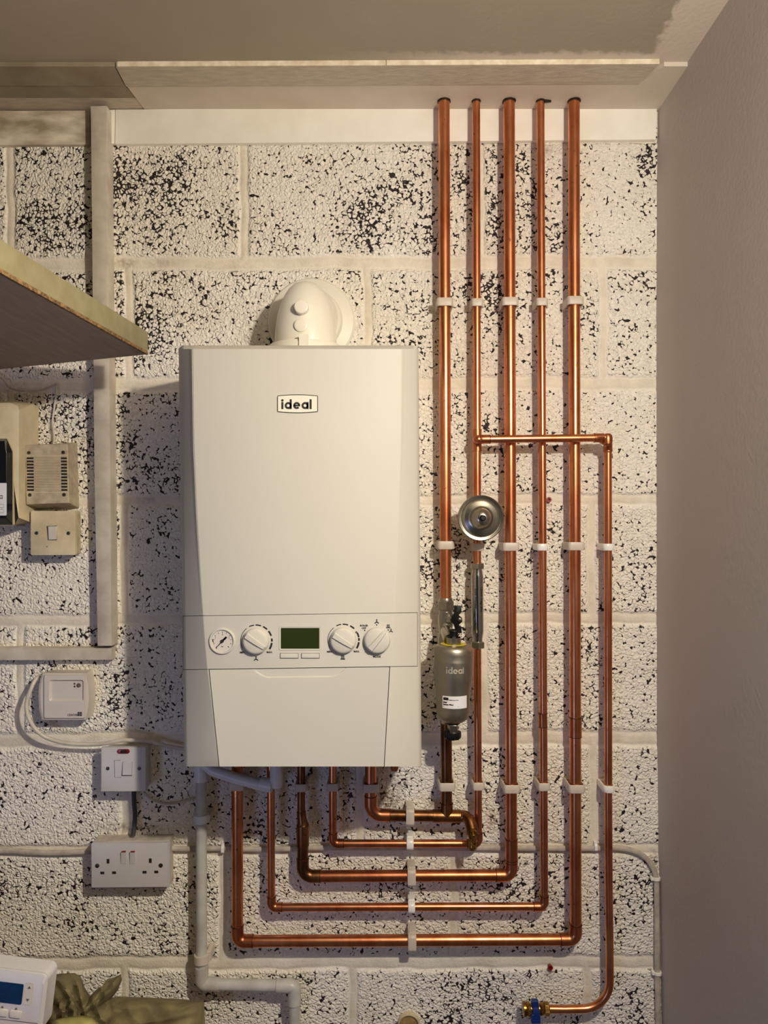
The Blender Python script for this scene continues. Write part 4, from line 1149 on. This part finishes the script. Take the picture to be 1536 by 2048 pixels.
wclip(1916, 403.5, 'white clip on the waste pipe directly above its bottom elbow', 1)

# ================================================================== CABLES
def cable(name, label, pts, r, m, flat=1.0, group=None, n=10):
    o = MB().tube(bezier(pts, 8), r, n, flat=flat).build(name, M[m], smooth=60)
    return tag(o, label, 'cable', group)
cable('cable', 'thick white cable looping from the thermostat to behind the boiler',
      [P(79, 1352, .010), P(72, 1358, .026), P(62, 1378, .036), P(53, 1410, .042), P(60, 1442, .042), P(84, 1470, .036), P(125, 1485, .030), P(180, 1489, .030), P(215, 1486, .035), P(250, 1480, .032), P(300, 1484, .02), P(345, 1494, .014), P(385, 1500, .014)], .0038, 'cable')
cable('cable', 'short dark grey flex dropping from the fused switch to the double socket', [P(268, 1575, .016), P(268, 1600, .012), P(270, 1630, .012), P(269, 1650, .013), P(266, 1672, .018)], .0044, 'cabled')
cable('cable', 'flat painted cable fixed along the mortar joint left of the double socket', [P(-300, 1700, .005), P(0, 1702, .005), P(60, 1705, .006), P(120, 1706, .006), P(190, 1702, .008)], .0056, 'cablep', .6)
cable('cable', 'flat painted cable along the wall behind the pipes, bending down at right corner',
      [P(340, 1696, .008), P(365, 1698, .006), P(440, 1697, .006), P(520, 1699, .006), P(600, 1697, .006), P(700, 1695, .006), P(960, 1696, .006), P(1100, 1697, .006), P(1190, 1697, .006), P(1225, 1696, .006),
       P(1255, 1699, .006), P(1285, 1711, .006), P(1303, 1731, .006), P(1312, 1755, .007), P(1313.5, 1800, .007), P(1314.5, 1945, .007), P(1316.5, 2060, .007), P(1318, 2300, .007)], .0055, 'cablep', .6)
cable('cable', 'thin painted wire sagging from the fused switch towards the waste pipe', [P(288, 1584, .010), P(300, 1596, .006), P(325, 1606, .005), P(355, 1605, .005), P(388, 1596, .006)], .0022, 'cablep')
cable('cable', 'thin white bell wire hanging down into the chime box', [P(113, 771, .004), P(112, 790, .006), P(108, 820, .008), P(105, 845, .008), P(108, 870, .010), P(107, 892, .014)], .0019, 'cable')
cable('cable', 'thin painted wire sagging under the shelf to the bell wire hole', [P(-60, 730, .008), P(0, 755, .008), P(20, 775, .006), P(50, 782, .005), P(85, 779, .005), P(113, 768, .005)], .0018, 'cablep')
def cclip(px, py, ang, label):
    c = P(px, py, .006); u = Vector((math.cos(ang), 0, math.sin(ang))); v = Vector((-u.z, 0, u.x))
    g = MB()
    rs = []
    for t in (-.003, .003):
        rs.append([c + u * t + v * a + Vector((0, -b2, 0)) for a, b2 in ((-.0075, -.006), (-.0075, .003), (-.004, .0065), (.004, .0065), (.0075, .003), (.011, .003), (.011, -.006))])
    g.rings(rs); tag(g.build('cable_clip', M['clipw'], smooth=0, bevel=.0006), label, 'clip', 'cable clips')
cclip(446, 1698, 0, 'small white cable clip left of the leftmost thick copper pipe')
cclip(1191, 1694, 0, 'small white cable clip between the two rightmost vertical pipes')
cclip(1312.3, 1757, math.pi / 2, 'small white cable clip on the corner cable just below its bend')
cclip(1315, 1946, math.pi / 2, 'small white cable clip on the corner cable near the bottom')

# ================================================================== ELECTRICAL FITTINGS
def screw(root, px, py, d, r=4.0, m='screw'):
    g = MB(); c = P(px, py, d); k = 1 / S(d)
    g.lathe(c, (0, -1, 0), [(-.001, r * k), (.0004, r * k), (.0008, r * k * .7)], 18)
    sc = g.build('screw', M[m], root)
    g = MB(); a = random.random() * 3; dx, dy = math.cos(a) * r * .75, math.sin(a) * r * .75
    stroke(g, [(px - dx, py - dy), (px + dx, py + dy)], 1.1, d + .0010, t=.0003); g.build('slot', M['dark'], sc, smooth=0)
# --- double socket
ds = thing('double_socket', 'white double wall socket on a surface box, flex entering its top', 'socket', P(263, 1775, .02))
g = MB(); rs_ = [P(x, y, .030) for x, y in ((190, 1679), (344, 1676), (345, 1778), (190, 1778))]
g.prism([(186, 1683), (338, 1681), (338, 1775), (187, 1775)], .030, .031, .001); g.build('back_box', M['cablep'], ds, smooth=30, bevel=.001)
g = MB(); g.prism([(184, 1687), (338, 1684.5), (338, 1776), (184.5, 1777)], .036, .006, .0008); g.build('spacer', M['white'], ds, smooth=30)
g = MB(); g.prism([(182.3, 1688), (335.5, 1686), (335.5, 1774), (183, 1775.5)], .042, .0055, .0008); g.build('face_plate', M['white'], ds, smooth=30)
for x, y, w_, h in ((216, 1722.5, 5.6, 9), (300.5, 1721.5, 5.6, 9)):
    g = MB(); g.prism(rrect(x - w_ / 2, y - h / 2, x + w_ / 2, y + h / 2, .5, 2), .0423, .0006); g.build('earth_slot', M['dark'], ds, smooth=0)
for x, y in ((204.5, 1746), (228, 1745.5), (289, 1744.5), (312.5, 1744)):
    g = MB(); g.prism(rrect(x - 4, y - 2.6, x + 4, y + 2.6, .5, 2), .0423, .0006); g.build('pin_slot', M['dark'], ds, smooth=0)
for x in (247, 265):
    g = MB()
    a = [P(x - 5.5, 1705, .0455), P(x + 5.5, 1705, .0455), P(x + 5.5, 1728, .0430), P(x - 5.5, 1728, .0430)]
    b2 = [p + Vector((0, .006, 0)) for p in a]; g.rings([b2, a]); rk = g.build('rocker_switch', M['white'], ds, smooth=0, bevel=.0005)
    g = MB(); g.prism([(x - 3.9, 1703.0), (x + 4.2, 1702.8), (x + 4.0, 1704.8), (x - 4.1, 1705.0)], .0460, .003); o = g.build('on_mark', M['red'], rk, smooth=0); o['label'] = 'red on-mark'
    g = MB(); g.prism([(x - 6.6, 1706), (x - 5.2, 1704), (x - 4.6, 1728), (x - 5.2, 1728.6)], .0424, .0006); g.build('gap', M['dark'], rk, smooth=0)
screw(ds, 194.5, 1731.5, .0422, 4.3); screw(ds, 321.5, 1731, .0422, 4.3)
# --- fused spur
fs_ = thing('fused_switch', 'white fused wall switch with a red neon, left of the boiler bottom', 'switch', P(247, 1583, .02))
g = MB(); g.prism(rrect(206, 1499, 290, 1582, 3), .034, .036, .001); g.build('back_box', M['white'], fs_, smooth=30)
g = MB(); g.prism(rrect(202, 1495, 291.5, 1583, 2), .043, .009, .001); g.build('face_plate', M['white'], fs_, smooth=30)
g = MB(); g.prism(rrect(234, 1498.5, 259, 1507.5, 4.4, 5), .0442, .0015, .0003); nn_ = g.build('neon', M['redd'], fs_)
nn_['label'] = 'dark red neon lens'
g = MB(); g.prism(rrect(240.5, 1500.5, 254, 1506, 2, 4), .0445, .0004); g.build('lens_centre', M['dark'], nn_, smooth=0)
g = MB(); stroke(g, [(241, 1520.5), (228.7, 1520.5), (229.5, 1555), (242, 1555)], .8, .0433); g.build('fuse_holder', M['inkg'], fs_, smooth=0)
g = MB(); g.prism([(245, 1523.5), (264.5, 1523.8), (264, 1552), (243, 1551.5)], .0433, .0006); rr0 = g.build('rocker_switch', M['boiler_in'], fs_, smooth=0)
g = MB(); a = [P(245.5, 1524, .0445), P(263.5, 1524, .0445), P(262.5, 1550.5, .0475), P(244.3, 1550.5, .0475)]; g.rings([[p + Vector((0, .005, 0)) for p in a], a]); g.build('rocker', M['white'], rr0, smooth=0, bevel=.0005)
screw(fs_, 215.5, 1537, .0432, 3.6); screw(fs_, 278.5, 1537, .0432, 3.6)
# --- light switch
ls = thing('light_switch', 'aged cream single light switch under the chime box', 'switch', P(106, 1110, .02))
g = MB(); g.prism(rrect(66, 1022, 147.5, 1110, 3), .033, .035, .001); g.build('back_box', M['cream_d'], ls, smooth=30)
g = MB(); g.prism(rrect(61, 1021.5, 150, 1110.5, 2), .043, .010, .001); g.build('face_plate', M['cream'], ls, smooth=30)
g = MB(); g.prism([(93, 1052), (114, 1051.2), (114, 1080.6), (95.5, 1080.6)], .0433, .0006); rr0 = g.build('rocker_switch', M['inkg'], ls, smooth=0)
g = MB(); a = [P(96, 1053, .0470), P(112.5, 1052.5, .0470), P(112.6, 1079, .0445), P(97, 1079.5, .0445)]; g.rings([[p + Vector((0, .004, 0)) for p in a], a]); g.build('rocker', M['beige'], rr0, smooth=0, bevel=.0005)
screw(ls, 73.2, 1066, .0432, 3.6); screw(ls, 136.8, 1066.5, .0432, 3.6)
g = MB(); flat_text(g, 'BS', 94, 1093.5, .0432, 2.2); g.build('marking', M['inkg'], ls, smooth=0)
# --- chime
ch = thing('door_chime', 'dirty cream slotted door chime box above the light switch', 'door chime', P(100, 1010, .02))
g = MB()
fr0 = [P(x, y, .052) for x, y in ((49.5, 890), (135, 888), (138, 1006), (52, 1009))]
bk0 = [P(x, y, .0) for x, y in ((68, 889), (155, 885), (159, 1016), (69, 1019))]
md0 = [a.lerp(b2, .12) for a, b2 in zip(fr0, bk0)]
bk0 = [Vector((p.x, -.0, p.z)) for p in bk0]
g.rings([bk0, md0, fr0]); g.build('housing', M['cream_d'], ch, smooth=0, bevel=.0015)
g = MB()
for x_a, x_b in ((53.5, 66.5), (122, 133.5)):
    for k in range(11):
        y0 = 916.5 + k * 6.35; xa, xb = x_a + k * .09, x_b + k * .09
        g = MB(); g.prism([(xa, y0 - 1.8), (xb, y0 - 1.8), (xb, y0 + 1.6), (xa, y0 + 1.6)], .0528, .0012); g.build('vent_slot', M['dark'], ch, smooth=0)
g = MB()
for k in range(22):
    y0 = 913.5 + k * 3.18; g.prism([(67.8, y0 - .9), (121, y0 - .9), (121, y0 + .9), (67.8, y0 + .9)], .0535, .002, .0003)
for y0 in (911, 985): g.prism([(51, y0 - .6), (136, y0 - 1.2), (136, y0 + .4), (51, y0 + .6)], .0525, .001)
g.build('grille', M['cream'], ch, smooth=0)
for x, y in ((57.5, 905.5), (126.5, 904.8), (59.5, 990), (128.3, 989.5)): screw(ch, x, y, .0525, 3.6)
# --- consumer unit
cu = thing('consumer_unit', 'old cream fuse box with smoked black cover cut off at left edge', 'fuse box', P(0, 1050, .03))
g = MB()
outl = [(-160, 801), (35, 802), (50, 804), (65, 808), (65, 1046), (38, 1048), (36, 1052), (-160, 1052)]
bk = [Vector((P(x, y, .026).x, 0.0, P(x, y, .026).z)) for x, y in outl]; m1_ = [P(x, y, .026) for x, y in outl]
outl2 = [(-160, 806), (20, 806), (36, 812), (38, 820), (37, 1035), (30, 1048), (26, 1050), (-160, 1050)]
m2_ = [P(x, y, .075) for x, y in outl2]
outl3 = [(-160, 822), (8, 822), (14, 826), (14, 838), (14, 872), (26, 900), (26, 1048), (-160, 1048)]
m3_ = [P(x, y, .084) for x, y in outl3]
g.rings([bk, m1_, m2_, m3_]); g.build('enclosure', M['cream'], cu, smooth=30)
g = MB()
b0 = [P(x, y, .0846) for x, y in ((-160, 877), (14, 877), (25.5, 904), (25.5, 1050), (-160, 1050))]
b1 = [P(x, y, .100) for x, y in ((-160, 882), (9, 882), (13, 906), (13, 1036), (-160, 1036))]
g.rings([b0, b1]); cvr = g.build('smoked_cover', M['cu_black'], cu, smooth=0, bevel=.0008)
g = MB(); g.prism(rrect(-60, 966, 13, 1031, 2), .1008, .0006); lb2 = g.build('sticker', M['label'], cvr, smooth=0)
g = MB(); flat_text(g, 'E3', 2.5, 994, .1012, 6, rot=math.pi / 2, bold=.0001)
for y0 in (1012, 1022): stroke(g, [(-10, y0 - 3.5), (7, y0 - 3.5), (7, y0 + 3.5), (-10, y0 + 3.5)], .7, .1011)
g.build('printing', M['inkg'], lb2, smooth=0)
# --- thermostat
th_ = thing('thermostat', 'square beige room thermostat with recessed panel, above a cable loop', 'thermostat', P(130, 1441, .02))
g = MB()
def tpoly(x0, x1, y0, y1, bulge):
    pts = []
    for k in range(9): t = k / 8; pts.append((x0 + 4 - 0 - bulge * math.sin(math.pi * t) - 4 + 3 * (abs(2 * t - 1) ** 3), y1 - (y1 - y0) * t))
    for k in range(3): pts.append((x0 + 6 + (x1 - x0 - 12) * k / 2, y0 - .6))
    for k in range(9): t = k / 8; pts.append((x1 + bulge * math.sin(math.pi * t) - 3 * (abs(2 * t - 1) ** 3), y0 + (y1 - y0) * t))
    for k in range(3): pts.append((x1 - 6 - (x1 - x0 - 12) * k / 2, y1 + .6))
    return pts
pA = [P(x, y, .034) for x, y in tpoly(81, 174, 1346, 1440, 4)]; pB = [Vector((p.x, 0, p.z)) for p in [P(x, y, .030) for x, y in tpoly(86, 176, 1346, 1438, 3)]]
pM = [P(x, y, .028) for x, y in tpoly(83, 175, 1346, 1440, 4)]
pC2 = [P(x, y, .036) for x, y in tpoly(84, 173, 1347, 1438.5, 3)]
g.rings([pB, pM, pA, pC2], cap=False)
# front face with a recessed rectangle
rc_o = rrect(98, 1360, 167, 1403, 4, 4); rc_i = rrect(104, 1361.5, 165, 1397, 2, 4)
fo = pC2; nF = len(fo)
g.add(fo, [tuple(range(nF))])
tb = g.build('housing', M['beige'], th_, smooth=30)
g = MB(); fo_ = [P(x, y, .0380) for x, y in rrect(87, 1349, 170, 1437, 3)]; fi_ = [P(x, y, .0380) for x, y in rc_o]
# frame ring between outer rrect (6 pts/corner) and recess (5 pts/corner): resample equal counts
ro = rrect(87.5, 1349, 171, 1437, 3, 4); ri = rc_o
g.rings([[P(x, y, .0355) for x, y in ro], [P(x, y, .0405) for x, y in rrect(88.5, 1350, 170, 1436, 3, 4)], [P(x, y, .0405) for x, y in ri], [P(x, y, .0366) for x, y in rrect(104, 1361.5, 165.5, 1397.5, 2, 4)]], cap=False)
g.prism(rrect(101, 1362, 165, 1400, 2), .0367, .0008)
g.build('front_panel', M['beige'], th_, smooth=30)
g = MB(); c = P(157.5, 1370.5, .0367); g.lathe(c, (0, -1, 0), [(0, .0042), (.0012, .0040), (.0016, .003)], 20); tbn = g.build('button', M['inkg'], th_)
g = MB(); g.prism(arc_pts(149, 1367.5, 1.9, 0, 330, 10), .0369, .0004); g.prism(arc_pts(149, 1373.2, 1.9, 0, 330, 10), .0369, .0004)
flat_text(g, 'CENTER', 145.5, 1430.3, .0407, 4.0, bold=.00005)
for dx in (0, 4.5):
    for dy in (0, 4.2): g.prism([(155.2 + dx, 1424.2 + dy), (159 + dx, 1424.2 + dy), (159 + dx, 1427.8 + dy), (155.2 + dx, 1427.8 + dy)], .0408, .0004)
g.build('printing', M['ink'], th_, smooth=0)

# ================================================================== WALL PLUGS, SLEEVE
for px, py, nm in ((1096.5, 999.5, 'red plastic wall plug beside the fourth riser, high up'), (1099.5, 1932, 'red plastic wall plug near the bottom, above the brass valve')):
    g = MB(); g.lathe(P(px, py, 0), (0, -1, 0), [(-.004, .0035), (.004, .0040), (.006, .0052), (.0066, .0052), (.0066, .0026), (.002, .002)], 16)
    tag(g.build('wall_plug', M['red']), nm, 'wall plug', 'red wall plugs')
sl = thing('pipe_sleeve', 'round cream sleeve with tan filling at the bottom of the wall', 'sleeve', P(817, 2060, .0))
g = MB(); cs_ = P(817.5, 2052, .012); cs_.y = 0; g.lathe(cs_, (0, -1, 0), [(-.003, .0215), (.010, .0212), (.012, .0205), (.0115, .019), (.004, .0188)], 36); g.build('rim', M['cream'], sl)
g = MB(); g.lathe(cs_, (0, -1, 0), [(-.002, .0192), (.007, .019), (.0085, .014), (.009, .004)], 30); g.build('filling', M['tan'], sl)

# ================================================================== THINGS AT THE BOTTOM LEFT
bt = thing('workbench', 'timber workbench below the picture carrying the olive bundle', 'workbench', (-.85, -.28, 0))
g = MB(); g.box((-1.45, -.02, .46), (-.28, -.56, .50)); g.build('top', M['bench'], bt, smooth=0, bevel=.002)
for x in (-1.40, -.33):
    for y in (-.07, -.51): g = MB(); g.box((x - .025, y - .025, 0), (x + .025, y + .025, .46)); g.build('leg', M['bench'], bt, smooth=0)
bx_ = MB().box((-.95, -.37, .50), (-.50, -.46, .768)).build('cardboard_box', M['card'], smooth=0, bevel=.001); tag(bx_, 'cardboard box under the white programmer, below the picture', 'box')

# inflated, folded cloth from an outline
def puff(poly, dcen, T, folds, n=14, amp=.006, sd=0):
    pts = []
    for i in range(len(poly)):
        a = Vector(poly[i] + (0,)); b2 = Vector(poly[(i + 1) % len(poly)] + (0,)); m_ = max(2, int((b2 - a).length / 5))
        for k in range(m_): q = a.lerp(b2, k / m_); pts.append((q.x, q.y))
    cx = sum(p[0] for p in pts) / len(pts); cy = sum(p[1] for p in pts) / len(pts)
    rs = []
    def fold(x, y):
        v = 0
        for fx_, fy_, ph, am in folds: v += am * (1 - abs(math.sin((x * fx_ + y * fy_) + ph + .5 * math.sin(y / 23. + x / 31. + sd)))) 
        return v
    fr_l = []
    for k in range(n + 1):
        t = k / n; sc = 1 - t * .999
        z = T * math.sqrt(max(0, 1 - sc ** 2.4))
        fr_l.append([P(cx + (x - cx) * sc, cy + (y - cy) * sc, dcen + z + amp * fold(cx + (x - cx) * sc, cy + (y - cy) * sc) * min(1, t * 4)) for x, y in pts])
    bk_l = []
    for k in range(1, n // 2 + 1):
        t = k / (n // 2); sc = 1 - t * .999; z = T * .6 * math.sqrt(max(0, 1 - sc ** 2.4))
        bk_l.append([P(cx + (x - cx) * sc, cy + (y - cy) * sc, dcen - z) for x, y in pts])
    g = MB(); g.rings(bk_l[::-1] + fr_l); return g
cl = thing('cloth_bundle', 'crumpled olive waxed cloth bundle against the wall at bottom left', 'cloth', P(260, 2150, .08))
g = puff([(170, 2008), (195, 1998), (245, 1993), (300, 1995), (360, 1998), (408, 2003), (411, 2060), (410, 2092), (300, 2094), (180, 2094), (150, 2085), (150, 2040)], .075, .055, [(.035, .05, 0, .6), (.09, -.02, 1, .4), (.02, .11, 2, .5)], amp=.008)
g.build('roll', M['cloth'], cl, smooth=50)
g = puff([(104, 1950), (122, 1947), (150, 1946), (163, 1955), (168, 1972), (180, 1992), (196, 1976), (208, 1972), (214, 1958), (228, 1955), (242, 1948), (244, 1960), (236, 1980), (222, 1998), (238, 2040), (230, 2115), (100, 2115), (80, 2080), (85, 1990)], .11, .045, [(.06, .08, .4, .9), (.12, -.05, 1.9, .7), (.16, .12, .3, .4)], amp=.012, sd=2)
o = g.build('crumpled_end', M['cloth'], cl, smooth=40); 
g = puff([(104, 2050), (112, 2038), (140, 2033), (165, 2031), (185, 2035), (197, 2046), (200, 2080), (190, 2170), (100, 2170)], .175, .03, [(.08, .05, 0, .6)], amp=.006, sd=1)
o = g.build('pale_fold', M['cloth2'], cl, smooth=50); o['label'] = 'paler yellow-green fold'

# programmer, seen close, leaning with a slight turn
DPG = .40
pr = thing('programmer', 'white heating programmer with blue display at bottom left corner', 'programmer', P(0, 2062, DPG))
ra = math.radians(6.8); kq = 1.0
def Q(u, v):   # u right, v down in its own face, pixels, origin at its top-right corner
    return (99 + u * math.cos(ra) - v * math.sin(ra), 1946 + u * math.sin(ra) + v * math.cos(ra))
def qrr(u0, v0, u1, v1, r, n=5): return [Q(a, b2) for a, b2 in rrect(u0, v0, u1, v1, r, n)]
g = MB(); body = qrr(-190, 0, 0, 122, 14, 7)
rsb = [[p + Vector((0, .028, 0)) for p in [P(x, y, DPG) for x, y in body]], [P(x, y, DPG - .008) for x, y in body]]
b2 = qrr(-189, 1, -1, 121, 13.5, 7); rsb.append([P(x, y, DPG - .003) for x, y in b2]); b3 = qrr(-185, 5, -5, 117, 11, 7); rsb.append([P(x, y, DPG) for x, y in b3])
b4 = qrr(-181, 19, -9, 113, 9, 7); rsb.append([P(x, y, DPG + .003) for x, y in b4]); 
g.rings(rsb); g.build('housing', M['white'], pr, smooth=25)
dq = DPG + .0033
g = MB(); g.prism(qrr(-150, 29, -48.5, 70, 3), dq + .0004, .001); o = g.build('screen', M['lcdb'], pr, smooth=0); o['label'] = 'blue display'
g = MB(); stroke(g, qrr(-45.5, 24, -28.5, 68, 5, 4), 1.0, dq + .0002, closed=True); g.prism(qrr(-45, 24.5, -29, 67.5, 5, 4), dq, .001)
adj = g.build('rocker_key', M['beige'], pr, smooth=0)
g = MB(); g.prism([Q(-40.3, 36), Q(-33.8, 36), Q(-37, 31)], dq + .0006, .0006); g.prism([Q(-40.3, 57), Q(-33.8, 57), Q(-37, 62)], dq + .0006, .0006)
for u in (-86, -58): g.prism([Q(u - 3, 80.5), Q(u + 3, 80.5), Q(u, 76.5)], dq + .0006, .0006)
g.build('arrow_marks', M['inkg'], pr, smooth=0)
for u in (-86, -58):
    g = MB(); g.prism(qrr(u - 12, 84, u + 12, 98, 3, 4), dq + .0018, .002, .0005); g.build('push_button', M['beige'], pr)
g = MB(); stroke(g, [Q(-170, 103.5), Q(-12, 103.5)], .9, dq + .0002); g.build('lid_line', M['inkg'], pr, smooth=0)
